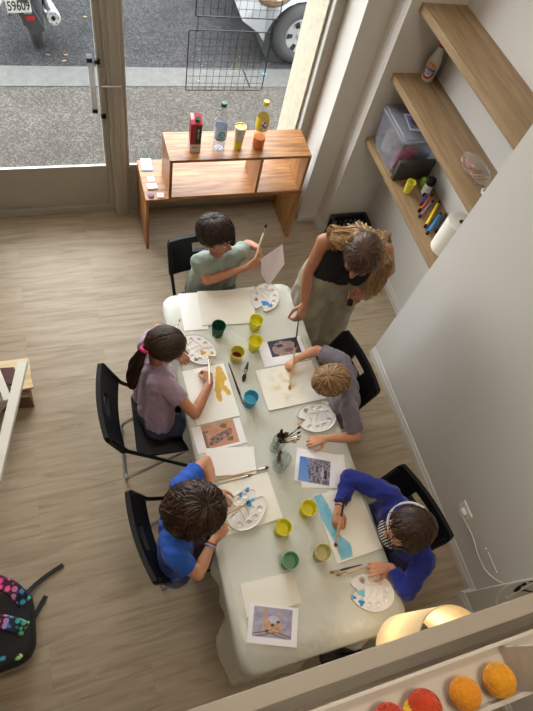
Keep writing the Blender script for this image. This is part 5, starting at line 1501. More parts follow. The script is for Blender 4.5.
def hand_elems(bm, W, D, N, thumb_side, s=1.0, curl=.35, spread=1.0, point=None, pinch=0.0):
    """W wrist, D towards the fingers, N palm normal (faces what it holds)"""
    D = Vector(D).normalized(); N = Vector(N); N = (N - D * N.dot(D)).normalized(); S = D.cross(N).normalized() * thumb_side
    pl = .078 * s
    for k in range(4):
        o = (1.5 - k) * .0175 * s
        kn = W + D * (pl * (1 - .05 * abs(k - 1.2))) + S * o
        caps(bm, W + S * o * .55, kn, .0125 * s, .0105 * s, 10)
        L = [.066, .074, .069, .054][k] * s
        cu = curl * (1 + .12 * k) if point is None or k != point else .08
        cu = min(cu, 1.45)
        p = kn; d = D.copy() + S * (1.5 - k) * .09 * spread; d.normalize()
        ax = S
        rad = [.0092, .0082, .0074, .0062]
        for j, fr in enumerate((.45, .31, .24)):
            ang = cu * (.75, 1.0, .7)[j]
            d = (d * math.cos(ang) + N * math.sin(ang)).normalized() if j == 0 else (d * math.cos(ang) + (N - d * N.dot(d)).normalized() * math.sin(ang)).normalized()
            q = p + d * L * fr; caps(bm, p, q, rad[j] * s, rad[j + 1] * s, 10); p = q
    # thumb
    b = W + D * .018 * s + S * .020 * s + N * .004 * s
    d1 = (D * .62 + S * (.72 - .35 * pinch) + N * (.25 + .35 * pinch)).normalized()
    p1 = b + d1 * .042 * s; d2 = (D * .9 + S * (.32 - .5 * pinch) + N * (.22 + .4 * pinch)).normalized(); p2 = p1 + d2 * .032 * s; p3 = p2 + (D * .95 + N * (.2 + .3 * pinch) - S * .1 * pinch).normalized() * .024 * s
    caps(bm, b, p1, .0125 * s, .0105 * s, 10); caps(bm, p1, p2, .0098 * s, .0088 * s, 10); caps(bm, p2, p3, .0088 * s, .0066 * s, 10)
def head_axes(F, roll=0.0):
    F = Vector(F).normalized(); U = Vector((0, 0, 1)); U = (U - F * U.dot(F)).normalized(); S = F.cross(U)   # S = person's right
    if roll:
        R = Matrix.Rotation(roll, 3, F); U = R @ U; S = R @ S
    return F, U, S
def head_elems(bm, C, ax, s):
    F, U, S = ax
    P = lambda f, u, r: C + F * f * s + U * u * s + S * r * s
    ell(bm, P(-.008, .018, 0), (.072 * s, .090 * s, .078 * s), F, U, 28)       # cranium
    ell(bm, P(.030, -.030, 0), (.058 * s, .055 * s, .068 * s), F, U, 24)       # face
    ell(bm, P(.045, -.078, 0), (.032 * s, .034 * s, .026 * s), F, U)           # jaw
    ell(bm, P(.066, -.088, 0), (.015 * s, .013 * s, .012 * s), F, U)           # chin
    for k in (-1, 1):
        ell(bm, P(.052, -.038, .034 * k), (.022 * s, .022 * s, .022 * s), F, U)   # cheeks
        ell(bm, P(-.004, -.018, .074 * k), (.007 * s, .016 * s, .026 * s), F, U)  # ears
        ell(bm, P(-.002, -.040, .071 * k), (.006 * s, .009 * s, .011 * s), F, U)
        ell(bm, P(.074, .016, .024 * k), (.024 * s, .010 * s, .008 * s), F, U)    # brow
    caps(bm, P(.078, .004, 0), P(.098, -.030, 0), .0075 * s, .0105 * s, 12)       # nose
    for k in (-1, 1): ell(bm, P(.090, -.034, .009 * k), (.007 * s, .009 * s, .006 * s), F, U)
def face_parts(body, root, C, ax, s, skin_lip, eye_col=(0.03, .02, .015, 1), brow=None, closed=False):
    F, U, S = ax
    P = lambda f, u, r: C + F * f * s + U * u * s + S * r * s
    mw_ = M.setdefault('eye_white', plain('eye_white', rgb(226, 220, 212), .25)); me_ = M.setdefault('eye_dark', plain('eye_dark', eye_col, .15))
    for k in (-1, 1):
        bm = B(); ell(bm, P(.0735, -.004, .026 * k), (.0125 * s, .010 * s, .0068 * s), F, U, 16); e = obj('eye', bm, mw_, root, world=True)
        bm = B(); ell(bm, P(.0815, -.0055, .026 * k), (.0058 * s, .0035 * s, .0058 * s), F, U, 12); obj('iris', bm, me_, e, world=True)
        bm = B(); pts = [P(.0815 - .006 * abs(t), .018 + .004 * (1 - t * t), (.026 + .017 * t) * k) for t in (-1, -.5, 0, .5, 1)]
        tube(bm, pts, [.0012 * s, .0024 * s, .0026 * s, .002 * s, .001 * s], 8); obj('eyebrow', bm, brow, root, world=True)
        bm = B(); pts = [P(.0805 - .007 * abs(t) ** 2, .0045 - .003 * t * t, (.026 + .013 * t) * k) for t in (-1, -.5, 0, .5, 1)]
        tube(bm, pts, .0013 * s, 6); obj('eyelid', bm, brow, root, world=True)
    bm = B(); pts = [P(.0865 - .012 * t * t, -.058 + .002 * (1 - abs(t)), .021 * t) for t in (-1, -.6, -.2, 0, .2, .6, 1)]
    tube(bm, pts, [.001 * s, .0035 * s, .0048 * s, .004 * s, .0048 * s, .0035 * s, .001 * s], 8)
    pts = [P(.0855 - .012 * t * t, -.0655 + .003 * t * t, .017 * t) for t in (-1, -.5, 0, .5, 1)]
    tube(bm, pts, [.001 * s, .004 * s, .0052 * s, .004 * s, .001 * s], 8); obj('lips', bm, skin_lip, root, world=True)
def hair_cap(root, C, ax, s, mat, n=420, whorl=(-.35, .93, .1), limit=None, vol=.016, wav=.004, seed=1, part=None, lw=.0042, name='hair', extra=None, back=0.0):
    """short hair: locks start at the whorl and follow the skull to a hairline"""
    rnd = random.Random(seed); F, U, S = ax
    O = C + F * -.006 * s + U * .014 * s
    rad = (.074 * s, .093 * s, .081 * s)
    wv = (S * whorl[2] + F * whorl[0] + U * whorl[1]).normalized()
    a1 = (F - wv * F.dot(wv)).normalized(); a2 = wv.cross(a1)
    def surf(th, az, lift):
        d = wv * math.cos(th) + (a1 * math.cos(az) + a2 * math.sin(az)) * math.sin(th)
        x, y, z = d.dot(S), d.dot(F), d.dot(U)
        k = 1 / math.sqrt((x / rad[0]) ** 2 + (y / rad[1]) ** 2 + (z / rad[2]) ** 2)
        return O + d * (k + lift * s), d
    def tmax(az):
        # walk along until the hairline is crossed
        for i in range(60):
            th = .3 + i * .045
            p, d = surf(th, az, 0)
            q = p - C; f, u, r = q.dot(F) / s, q.dot(U) / s, abs(q.dot(S)) / s
            if f > .02:
                lim = limit[0] if limit else .052
                if u < lim and f > .045: return th
                if u < lim - .02 - (.0 if f > .045 else .0): return th
            elif f > -.03:
                if u < (limit[1] if limit else .0): return th
            else:
                if u < (limit[2] if limit else -.055): return th
        return 3.0
    bm = B()
    # base cap
    NA, NT_ = 48, 14; ctr = bm.verts.new(surf(0, 0, vol * .55)[0]); rings = []
    tm = [tmax(2 * PI * i / NA) for i in range(NA)]
    for j in range(1, NT_ + 1):
        rings.append([bm.verts.new(surf(tm[i] * j / NT_, 2 * PI * i / NA, vol * (.6 if j < NT_ else .05))[0]) for i in range(NA)])
    for i in range(NA): bm.faces.new((ctr, rings[0][i], rings[0][(i + 1) % NA]))
    for a, b in zip(rings, rings[1:]):
        for i in range(NA): bm.faces.new((a[i], a[(i + 1) % NA], b[(i + 1) % NA], b[i]))
    for k in range(n):
        az = rnd.uniform(0, 2 * PI); T = tmax(az) * rnd.uniform(.86, 1.06)
        t0 = rnd.uniform(0, .8) ** 1.0; t1 = min(1.0, t0 + rnd.uniform(.35, .6)); 
        lift = vol * rnd.uniform(.75, 1.2); ph = rnd.uniform(0, 6); sw = rnd.uniform(-.25, .25); pts = []; rr = []
        m = 9
        for j in range(m):
            u = j / (m - 1); t = t0 + (t1 - t0) * u
            th = .04 + T * t; l = lift * (1 - .45 * max(0, t - .75) / .25 * .6)
            azz = az + sw * u + wav * 12 * math.sin(ph + u * 7)
            p, d = surf(th, azz, l * (.75 + .25 * math.sin(PI * min(1, u * 1.1))) )
            pts.append(p); rr.append(lw * s * (.35 + .9 * math.sin(PI * min(.97, .12 + u * .88))))
        tube(bm, pts, rr, 5, flat=.55, up=pts[0] - O)
    if extra: extra(bm, rnd, O)
    return obj(name, bm, mat, root, world=True, angle=80)
def torso_elems(bm, J, s, g=0.0, low=0.0, chest=1.0, deep=1.0, tank=False):
    """g grows the surface (for clothes)"""
    shL, shR, pel = J['shL'], J['shR'], J['pel']; ms = (shL + shR) / 2; lat = (shL - shR).normalized(); sw = (shL - shR).length
    up = (ms - pel).normalized(); fw = lat.cross(up).normalized() * -1
    hw = J.get('hw', sw * .36)
    hip = [pel + lat * hw * k for k in (-1, 1)]
    for k in (-1, 1):
        caps(bm, pel + lat * hw * k - up * low, ms + lat * sw * .27 * k - up * .05 * s, .082 * s * deep + g, .078 * s * deep * chest + g, 18)
        caps(bm, pel + lat * hw * .95 * k, ms + lat * sw * .30 * k - up * .02 * s, .070 * s + g, .058 * s + g, 18)
    caps(bm, pel - up * low, ms - up * .06 * s, .090 * s * deep + g, .082 * s * deep + g, 18)
    for sh in (shL, shR):
        q = ms + (sh - ms) * (.52 if tank else 1); caps(bm, q - up * .008 * s, ms, .043 * s + g, .046 * s + g)
    return ms, lat, up, fw
def person(name, label, cat, J, s, F, skin, voxel=.0045, hs=.8, roll=0.0, hands=None, legs=True, arm=1.0):
    """J joints in world space"""
    base = V(J['pel'].x, J['pel'].y, 0)
    root = thing(name, label, cat, base)
    bm = B(); ax = head_axes(F, roll); C = J['head']
    ms, lat, up, fw = torso_elems(bm, J, s)
    nb = C - ax[1] * .06 * s * 1.1 - ax[0] * .028 * s
    caps(bm, ms + up * .0, nb, .044 * s * 1.05, .040 * s * 1.05); caps(bm, nb, C - ax[0] * .01, .040 * s, .05 * s)
    head_elems(bm, C, ax, J.get('hsc', 1.0))
    for k in 'LR':
        a, e, w = J['sh' + k], J['el' + k], J['wr' + k]
        caps(bm, a, e, .043 * s * arm, .033 * s * arm); caps(bm, e, e.lerp(w, .35), .033 * s * arm, .035 * s * arm); caps(bm, e.lerp(w, .35), w, .034 * s * arm, .0225 * s * arm)
        h = hands[k]
        caps(bm, w, w + Vector(h['D']).normalized() * .02, .0225 * s * arm, .019 * s * arm)
        hand_elems(bm, w + Vector(h['D']).normalized() * .008, h['D'], h['N'], h.get('t', 1), hs, h.get('curl', .4), h.get('spread', 1), h.get('point'), h.get('pinch', 0))
    if legs:
        for k in 'LR':
            hj = J['pel'] + lat * ((1 if k == 'L' else -1) * .085 * s); kn, an = J['kn' + k], J['an' + k]
            caps(bm, hj, kn, .080 * s, .054 * s); caps(bm, kn, kn.lerp(an, .35), .052 * s, .053 * s); caps(bm, kn.lerp(an, .35), an, .052 * s, .034 * s)
    body = fuse('body', bm, skin, root, voxel, 2)
    return root, body, ax, ms, lat, up, fw
def shirt(root, J, s, mat, ms, lat, up, sleeve=.6, g=.010, low=0.0, name='shirt', neck=True, voxel=.006, arm=1.0, wr=(.004, 16), seed=0, hem=None, flare=1.12, sl=True, chest=1.0):
    bm = B(); torso_elems(bm, J, s, g, low, chest, tank=not sl)
    if neck: tube(bm, [ms - up * .01 * s, ms + (J['head'] - ms).normalized() * .045 * s], [.060 * s + g, .050 * s + g * .6], 18)
    if sl:
        for k in 'LR':
            a, e, w = J['sh' + k], J['el' + k], J['wr' + k]
            if sleeve <= 1:
                q = a.lerp(e, sleeve); d = (e - a).normalized()
                caps(bm, a, q, .045 * s * arm + g, (.043 - .006 * sleeve) * s * arm * flare + g, 18, (True, False))
            else:
                caps(bm, a, e, .046 * s * arm + g, .038 * s * arm + g, 18)
                caps(bm, e, e.lerp(w, sleeve - 1), .038 * s * arm + g, .028 * s * arm + g * .8, 18, (True, False))
    return fuse(name, bm, mat, root, voxel, 3, wr, seed)
def trousers(root, J, s, mat, lat, upto=.97, g=.008, name='trousers', voxel=.008, wide=1.0, hemw=1.0, wr=(.003, 14), top=.02):
    bm = B(); pel = J['pel']; up = (J['shL'] + J['shR']) / 2 - pel; up.normalize()
    for k in 'LR':
        sg = 1 if k == 'L' else -1
        hj = pel + lat * sg * .085 * s; kn, an = J['kn' + k], J['an' + k]
        caps(bm, hj, kn, .082 * s + g, .058 * s * wide + g, 18); e = kn.lerp(an, upto) ; caps(bm, kn, e, .058 * s * wide + g, .045 * s * wide * hemw + g, 18, (True, False))
        q_ = J.get('hw', (J['shL'] - J['shR']).length * .36); caps(bm, pel + lat * sg * q_, pel + lat * sg * q_ + up * top, .086 * s + g, .082 * s + g, 18, (True, True))
        caps(bm, pel, pel + up * top, .094 * s + g, .090 * s + g, 18)
    return fuse(name, bm, mat, root, voxel, 3, wr, 3)
def shoes(root, J, s, mat, dirs):
    for k in 'LR':
        an = J['an' + k]; d = Vector(dirs).normalized()
        bm = B(); g0 = an.z - .045
        c = V(an.x, an.y, 0.045 if g0 < .06 else g0)
        ell(bm, c + d * .05 * s, (.040 * s, .115 * s, .040), d, V(0, 0, 1), 20); caps(bm, c, an + V(0, 0, .01), .042 * s, .036 * s)
        for v in bm.verts: v.co.z = max(v.co.z, .002 if g0 < .06 else g0 - .03)
        obj('shoe', bm, mat, root, world=True)
def fabric(name, col, var=.08, sheen=.2, bs=350, bump=.12, rough=.85): return plain(name, col, rough, bump=bump, bscale=bs, var=var, vscale=10, sheen=sheen)
SK1 = skin_mat('tanned_skin', rgb(186, 132, 98)); SK2 = skin_mat('fair_tanned_skin', rgb(198, 144, 112)); SK3 = skin_mat('warm_skin', rgb(176, 122, 92))
LIP = plain('lips', rgb(168, 92, 84), .45); 
HB = hair_mat('dark_brown_hair', rgb(16, 10, 7), rgb(36, 23, 16), rgb(66, 44, 30)); HB2 = hair_mat('brown_hair', rgb(24, 15, 10), rgb(46, 30, 20), rgb(80, 54, 36)); HBL = hair_mat('dark_blond_hair', rgb(88, 64, 40), rgb(130, 100, 66), rgb(176, 144, 100)); HW = hair_mat('brown_root_hair', rgb(44, 30, 22), rgb(70, 50, 36), rgb(104, 78, 56)); HWB = hair_mat('honey_blond_lengths', rgb(116, 88, 56), rgb(156, 122, 82), rgb(192, 160, 116))
BROW = plain('brow', rgb(40, 26, 18), .8); BROWL = plain('light_brow', rgb(120, 90, 60), .8)
JEAN = plain('dark_denim', rgb(46, 56, 74), .85, bump=.2, bscale=200, var=.25, vscale=30); DK_T = fabric('dark_trousers', rgb(44, 44, 50)); SHOE = plain('white_trainers', rgb(190, 188, 184), .6)
def LEN(J, nm):
    o = []
    for k in 'LR': o.append('%s ua %.2f fa %.2f th %.2f sh %.2f' % (k, (J['sh' + k] - J['el' + k]).length, (J['el' + k] - J['wr' + k]).length, (J['pel'] - J['kn' + k]).length, (J['kn' + k] - J['an' + k]).length))
    print('LEN', nm, 'sw %.2f torso %.2f neck %.2f' % ((J['shL'] - J['shR']).length, ((J['shL'] + J['shR']) / 2 - J['pel']).length, (J['head'] - (J['shL'] + J['shR']) / 2).length), o)
def seated(pel, lat, fwd, s=1.0, thigh=.31, shin=.30):
    r = {}
    for k, sg in (('L', 1), ('R', -1)):
        h = pel + lat * sg * .085 * s; r['kn' + k] = h + fwd * thigh + lat * sg * .03 + V(0, 0, -.005); r['an' + k] = r['kn' + k] + V(0, 0, -shin) - fwd * .04
    return r
TOP = ZT + .014
# --- girl in lilac --------------------------------------------------
J = dict(head=at(165.5, 346, 1.03), shR=V(.262, 1.125, .865), shL=V(.205, 1.355, .865), elR=at(195, 414, .785), wrR=at(210, 383, .80), elL=V(.285, 1.49, .80), wrL=V(.335, 1.37, .78), pel=V(.215, 1.085, .52), hsc=.97)
J['pel'] = V(.20, 1.14, .525)
f = V(1, -.10, 0).normalized(); J.update(seated(J['pel'], V(.10, 1, 0).normalized(), f)); LEN(J, 'lilac')
F1 = V(.78, -.20, -.62)
hR = dict(D=V(.05, .80, -.12), N=V(-.45, .1, -.9), t=1, curl=.85, pinch=.7); hL = dict(D=V(.5, -.6, -.1), N=V(0, 0, -1), t=1, curl=.3)
root, body, ax, ms, lat, up, fw = person('person', 'child with a dark brown ponytail in a lilac T-shirt painting on the left', 'person', J, .80, F1, SK3, hands={'L': hL, 'R': hR}, hs=.76)
face_parts(body, root, J['head'], ax, .97, LIP, brow=BROW)
shirt(root, J, .80, fabric('lilac_cotton', rgb(158, 134, 152)), ms, lat, up, .52, .009, -.045, 't_shirt', seed=1)
trousers(root, J, .80, JEAN, lat, name='jeans', top=.02); shoes(root, J, .8, SHOE, (1, 0, 0))
def pony(bm, rnd, O):
    F, U, S = ax
    tie = at(144, 350, 1.05)
    path = spline([O - F * .07 + U * .01, tie, at(137, 362, .99), at(133, 375, .93), at(132.5, 388, .87)], 6)
    m = len(path)
    for k in range(200):
        a = rnd.uniform(0, 2 * PI); q = rnd.uniform(0, 1) ** .5; ph = rnd.uniform(0, 6); pts = []; rr = []
        for i, p in enumerate(path):
            t = i / (m - 1); w = .010 + .021 * math.sin(PI * min(1, max(0, (t - .18)) * 1.15)) if t > .18 else .024 - .075 * t
            w = max(.007, w); aa = a + t * 2.4
            sd, b2, _ = frame_of((path[min(i + 1, m - 1)] - path[max(i - 1, 0)]), V(0, 0, 1))
            pts.append(p + (sd * math.cos(aa) + b2 * math.sin(aa)) * w * q * (1 + .12 * math.sin(ph + t * 14))); rr.append(.0030 * (1 - .55 * t))
        tube(bm, pts, rr, 5)
    # swept-back strands from the temples to the tie
    for k in range(380):
        th = rnd.uniform(-1.35, 1.35); f0 = rnd.uniform(-.02, .085); 
        d = (S * math.sin(th) + U * math.cos(th) + F * f0 * 6).normalized()
        pts = []
        tgt = (tie - O)
        for j in range(8):
            t = j / 7; dd = (d * (1 - t) + tgt.normalized() * t).normalized(); x, y, z = dd.dot(S), dd.dot(F), dd.dot(U)
            kk = 1 / math.sqrt((x / .073) ** 2 + (y / .092) ** 2 + (z / .080) ** 2); pts.append(O + dd * (kk + .010 + .005 * math.sin(PI * t)))
        tube(bm, pts, [.0012, .0024, .0028, .0028, .0028, .0028, .0026, .002], 5, flat=.6, up=d)
hair_cap(root, J['head'], ax, .97, HB2, 200, whorl=(-.85, .35, 0), vol=.011, seed=3, extra=pony, limit=(.055, .0, -.05))
bm = B(); tie = at(144.5, 349.5, 1.055); ring(bm, tie, .016, .009, 20, 8, (at(137, 362, .99) - tie)); obj('hair_tie', bm, plain('magenta_hair_tie', rgb(206, 44, 110), .7), root, world=True)['label'] = 'magenta hair tie'
hand_c = J['wrR'] + V(.0, .055, -.01)
brush('cream-handled brush in the right hand of the girl in lilac', at(209.5, 384, .872), at(209, 357.5, ZT + .012), 'bh_white', 'bristle_y', .0048, group='brushes held by the painters')
# --- child in bright blue --------------------------------------------
J = dict(head=at(193.5, 511, 1.05), shR=at(173, 556, .87), shL=at(180, 487, .87), elR=at(198, 574, .785), wrR=at(213, 541, .80), elL=at(206, 461, .80), wrL=at(214, 490, .79), pel=V(.20, .44, .525), hsc=1.04)
J.update(seated(J['pel'], V(-.13, 1, 0).normalized(), V(1, .13, 0).normalized())); LEN(J, 'blue')
F1 = V(.86, -.10, -.50)
hR = dict(D=at(227, 525, .80) - J['wrR'], N=V(.2, .55, -.7), t=1, curl=.45, point=0, pinch=.5); hL = dict(D=V(.45, -.75, -.05), N=V(.1, -.1, -1), t=1, curl=.5)
root, body, ax, ms, lat, up, fw = person('person', 'child with bushy dark brown hair in a bright blue T-shirt', 'person', J, .82, F1, SK2, hands={'L': hL, 'R': hR}, hs=.78)
face_parts(body, root, J['head'], ax, 1.04, LIP, brow=BROW)
shirt(root, J, .82, fabric('bright_blue_cotton', rgb(32, 84, 178), sheen=.1), ms, lat, up, .62, .010, 0.02, 't_shirt', seed=7)
trousers(root, J, .82, fabric('maroon_check', rgb(92, 62, 66), var=.3), lat, .4, name='shorts'); shoes(root, J, .8, SHOE, (1, 0.1, 0))
hair_cap(root, J['head'], ax, 1.04, HB2, 1000, whorl=(-.15, .98, .1), vol=.034, seed=5, wav=.012, limit=(.035, -.04, -.075), lw=.0036)
bm = B(); w = J['wrR']; d = (J['elR'] - w).normalized(); ring(bm, w + d * .012, .0215, .0035, 24, 6, d); obj('bracelet', bm, plain('red_bracelet', rgb(196, 70, 60), .5), root, world=True)
bm = B(); ring(bm, w + d * .024, .0225, .0045, 24, 6, d); obj('bracelet', bm, plain('pale_bracelet', rgb(150, 170, 196), .4), root, world=True)
bm = B(); w = J['wrL']; d = (J['elL'] - w).normalized(); lathe(bm, [(.021, -.014), (.0225, -.012), (.0225, .012), (.021, .014), (.019, 0), (.021, -.014)], w + d * .012, 24, d); obj('wrist_strap', bm, plain('pale_blue_strap', rgb(110, 160, 180), .5), root, world=True)
brush('tan brush with brown tip dipping into blue paint, held by the child in bright blue', at(224, 516.5, .815), at(249.5, 501, ZT + .020), 'bh_tan', 'bristle', .0048, group='brushes held by the painters')
# --- boy in pale green at the window end ----------------------------
J = dict(head=at(216.5, 235, 1.075), shR=at(199, 262, .885), shL=at(238, 254, .885), elR=at(207, 281, .80), wrR=at(246, 267.5, .86), elL=at(251, 262, .80), wrL=at(259, 262, .875), pel=V(.69, 1.93, .525), hsc=.98)
J['elL'] = V(.90, 1.985, .815); J['wrL'] = at(259.5, 252, .90) + V(0, .03, 0)
J.update(seated(J['pel'], V(1, .05, 0).normalized(), V(.05, -1, 0).normalized())); LEN(J, 'green')
F1 = V(.66, -.70, -.10)
hR = dict(D=V(1, .10, .22), N=V(.1, .4, -.55), t=1, curl=.85, pinch=.6); hL = dict(D=V(.1, -.55, -.25), N=V(-.8, .1, -.3), t=-1, curl=.9, pinch=.5)
hR = dict(D=at(257, 262, .885) - J['wrR'], N=V(0, .8, -.5), t=-1, curl=.8, pinch=.6)
root, body, ax, ms, lat, up, fw = person('person', 'child with short dark hair in a pale green T-shirt at the window end', 'person', J, .82, F1, SK3, hands={'L': hL, 'R': hR}, hs=.76)
face_parts(body, root, J['head'], ax, .98, LIP, brow=BROW)
shirt(root, J, .82, fabric('grey_green_cotton', rgb(138, 150, 138)), ms, lat, up, .55, .010, 0.03, 't_shirt', seed=11)
trousers(root, J, .82, fabric('blue_grey_shorts', rgb(70, 80, 100)), lat, .4, name='shorts'); shoes(root, J, .8, SHOE, (0, -1, 0))
hair_cap(root, J['head'], ax, .98, HB, 950, whorl=(-.45, .88, .1), vol=.022, seed=9, wav=.011, limit=(.038, -.01, -.06), lw=.0030)
brush('cream brush held upright by the boy in pale green', at(254, 261, .885), at(266.5, 224, 1.03), 'bh_white', 'bristle_dk', .0050, group='brushes held by the painters')
# paper held in his left hand
bm = B(); z0 = .93
P4 = [at(261, 259, .90), at(282.5, 244, .93), at(284.5, 264, .86), at(268.5, 286, .79), at(261, 274, .83)]
fr_ = (P4[1] - P4[0]).cross(P4[3] - P4[0]).normalized() * .0006
a_ = [bm.verts.new(p + fr_) for p in P4]; b_ = [bm.verts.new(p - fr_) for p in P4]; bm.faces.new(a_); bm.faces.new(list(reversed(b_)))
for i in range(5): bm.faces.new((a_[i], b_[i], b_[(i + 1) % 5], a_[(i + 1) % 5]))
o = obj('held_paper', bm, plain('lilac_white_paper', rgb(214, 204, 208), .8), smooth=False); tag(o, 'pale paper held up by the boy in pale green over the palette', 'paper')
# --- blond boy --------------------------------------------------------
J = dict(head=at(331, 382, 1.01), shR=at(343, 362, .87), shL=at(349, 409, .87), elR=at(317, 350, .80), wrR=at(298.5, 358, .79), elL=at(356, 437, .79), wrL=at(328, 438.5, .775), pel=V(1.22, 1.02, .525), hsc=.94)
J.update(seated(J['pel'], V(0, -1, 0), V(-1, 0, 0))); LEN(J, 'blond')
F1 = V(-.72, .02, -.68)
hR = dict(D=at(288, 365, .775) - J['wrR'], N=V(.2, -.5, -.75), t=-1, curl=.8, pinch=.8); hL = dict(D=V(-1, .05, -.02), N=V(0, .0, -1), t=1, curl=.25)
root, body, ax, ms, lat, up, fw = person('person', 'child with short dark blond hair in a grey T-shirt at the right of the table', 'person', J, .80, F1, SK2, hands={'L': hL, 'R': hR}, hs=.74)
face_parts(body, root, J['head'], ax, .94, LIP, brow=BROWL)
shirt(root, J, .80, fabric('grey_violet_cotton', rgb(112, 106, 116), var=.15), ms, lat, up, .78, .011, 0.02, 't_shirt', seed=15)
trousers(root, J, .80, DK_T, lat, .6, name='shorts'); shoes(root, J, .8, SHOE, (-1, 0, 0))
hair_cap(root, J['head'], ax, .94, HBL, 950, whorl=(-.30, .95, -.05), vol=.012, seed=13, wav=.003, limit=(.045, -.01, -.05), lw=.0026)
brush('long brush with dark handle end and ochre tip on the blond boy\'s canvas', at(299, 317, .885), at(289.3, 390, ZT + .007), 'bh_tan', 'bristle_y', .0048, upper='bh_dark', group='brushes held by the painters', bl=.028)
# --- girl in navy with glasses -----------------------------------------
J = dict(head=at(409, 529, 1.035), shR=at(391, 495, .87), shL=at(424, 560, .87), elR=at(350, 478, .80), wrR=at(339, 508, .785), elL=at(407, 590, .80), wrL=at(391, 567, .775), pel=V(1.245, .225, .525), hsc=1.0)
J.update(seated(J['pel'], V(.25, -1, 0).normalized(), V(-1, -.25, 0).normalized())); LEN(J, 'navy')
F1 = V(-.93, .12, -.24)
hR = dict(D=at(338, 522, .775) - J['wrR'], N=V(.35, .1, -.8), t=1, curl=.75, pinch=.7); hR['t'] = -1 * -1
hL = dict(D=V(-.82, .12, .0), N=V(0, 0, -1), t=1, curl=.05, spread=1.5)
root, body, ax, ms, lat, up, fw = person('person', 'child with glasses and tied dark hair in a navy blue sweater at the lower right', 'person', J, .82, F1, SK2, hands={'L': hL, 'R': hR}, hs=.78)
face_parts(body, root, J['head'], ax, 1.0, LIP, brow=BROW)
NAVY = fabric('navy_knit', rgb(14, 30, 122), sheen=.15, bump=.2)
shirt(root, J, .82, NAVY, ms, lat, up, 1.86, .012, 0.02, 'sweater', seed=19, wr=(.006, 13))
trousers(root, J, .82, DK_T, lat, .95, name='trousers'); shoes(root, J, .8, SHOE, (-1, -.2, 0))
hair_cap(root, J['head'], ax, 1.0, HB2, 900, whorl=(-.55, .80, .05), vol=.015, seed=17, wav=.004, limit=(.05, -.02, -.06), lw=.0030)
F, U, S = ax; C = J['head']
# side lock / low ponytail falling in front of the left shoulder
bm = B(); rnd = random.Random(5); pth = spline([C - F * .03 - U * .03 - S * .07, C - U * .085 - S * .075, C + F * .01 - U * .13 - S * .06 , C + F * .05 - U * .16 - S * .04], 6); m = len(pth)
for k in range(150):
    a = rnd.uniform(0, 6.28); q = rnd.uniform(0, 1) ** .5; pts = []; rr = []
    for i, p in enumerate(pth):
        t = i / (m - 1); w = .022 * (1 - .45 * t); pts.append(p + (S * math.cos(a + t) + F * math.sin(a + t)) * w * q); rr.append(.0028 * (1 - .6 * t))
    tube(bm, pts, rr, 5)
obj('side_lock', bm, HB2, root, world=True)
bm = B(); cc = ms + up * .045; ring(bm, cc + V(0, 0, .0), .098, .006, 40, 8, up + V(-.25, 0, 0)); obj('collar', bm, plain('white_collar', rgb(206, 206, 202), .7), root, world=True)['label'] = 'white rounded collar edge round the neck'
def stripe_mat():
    nt = NT('striped_jersey'); b = nt.n('ShaderNodeBsdfPrincipled'); b.inputs['Roughness'].default_value = .8
    tc = nt.n('ShaderNodeTexCoord'); wv_ = nt.n('ShaderNodeTexWave', bands_direction='Y'); wv_.inputs['Scale'].default_value = 26; nt.l(tc.outputs['Object'], wv_.inputs[0])
    r = ramp(nt, [(.45, rgb(30, 30, 36)), (.55, rgb(206, 204, 200))], wv_.outputs[0]); nt.l(r.outputs[0], b.inputs[0]); nt.l(b.outputs[0], nt.out.inputs[0]); return nt.m
bm = B(); ell(bm, ms + V(-.055, 0, -.075), (.05, .075, .075), V(0, 1, 0), V(0, 0, 1)); obj('striped_undershirt', bm, stripe_mat(), root, world=True)
# glasses
bm = B(); X1_ = []
for k in (-1, 1):
    c = C + F * .094 + U * -.004 + S * .031 * k
    ring(bm, c, .022, .0017, 28, 6, F); tube(bm, [c + S * .022 * k, c + S * .047 * k - F * .012, c + S * .048 * k - F * .085 + U * .004], .0015, 6)
tube(bm, [C + F * .095 + S * .009, C + F * .099 + U * .002, C + F * .095 - S * .009], .0015, 6); obj('glasses', bm, M['black_pl'], root, world=True)
bm = B(); w = J['wrR']; d = (J['elR'] - w).normalized(); ring(bm, w + d * .01, .0205, .002, 24, 6, d); obj('hair_elastic', bm, M['black_pl'], root, world=True)
brush('tan flat brush with black end held over the blue painted band', at(345, 495.5, .90), at(335.5, 547, ZT + .008), 'bh_tan', 'bristle', .0056, upper='bh_black', group='brushes held by the painters', bl=.020)
# --- woman ---------------------------------------------------------------
J = dict(head=at(361.5, 256, 1.345), shR=at(325, 241, 1.27), shL=at(386, 250, 1.22), elR=at(308, 272, 1.05), wrR=at(304, 303, .885), elL=at(390, 270, 1.02), wrL=at(364, 291, .965), hw=.085, pel=V(1.285, 1.60, .90), hsc=1.07)
sw = (J['shR'] - J['shL']).length
J['knL'] = V(1.36, 1.56, .48); J['anL'] = V(1.37, 1.63, .09); J['knR'] = V(1.19, 1.57, .48); J['anR'] = V(1.18, 1.64, .09); LEN(J, 'woman')
F1 = V(-.46, -.60, -.58)
hR = dict(D=at(300.5, 318, .865) - J['wrR'] + V(0, 0, -.03), N=V(-.5, -.1, -.6), t=-1, curl=.8, pinch=.8); hL = dict(D=at(351, 300, .955) - J['wrL'], N=V(-.2, -.4, .6), t=1, curl=.9, pinch=.5)
root, body, ax, ms, lat, up, fw = person('person', 'standing adult bending over the table in a black sleeveless top and beige trousers', 'person', J, 1.0, F1, SK3, hands={'L': hL, 'R': hR}, hs=.95, arm=.92)
face_parts(body, root, J['head'], ax, 1.07, LIP, brow=BROW)
BLK = fabric('black_ribbed_top', (.006, .006, .008, 1), sheen=0)
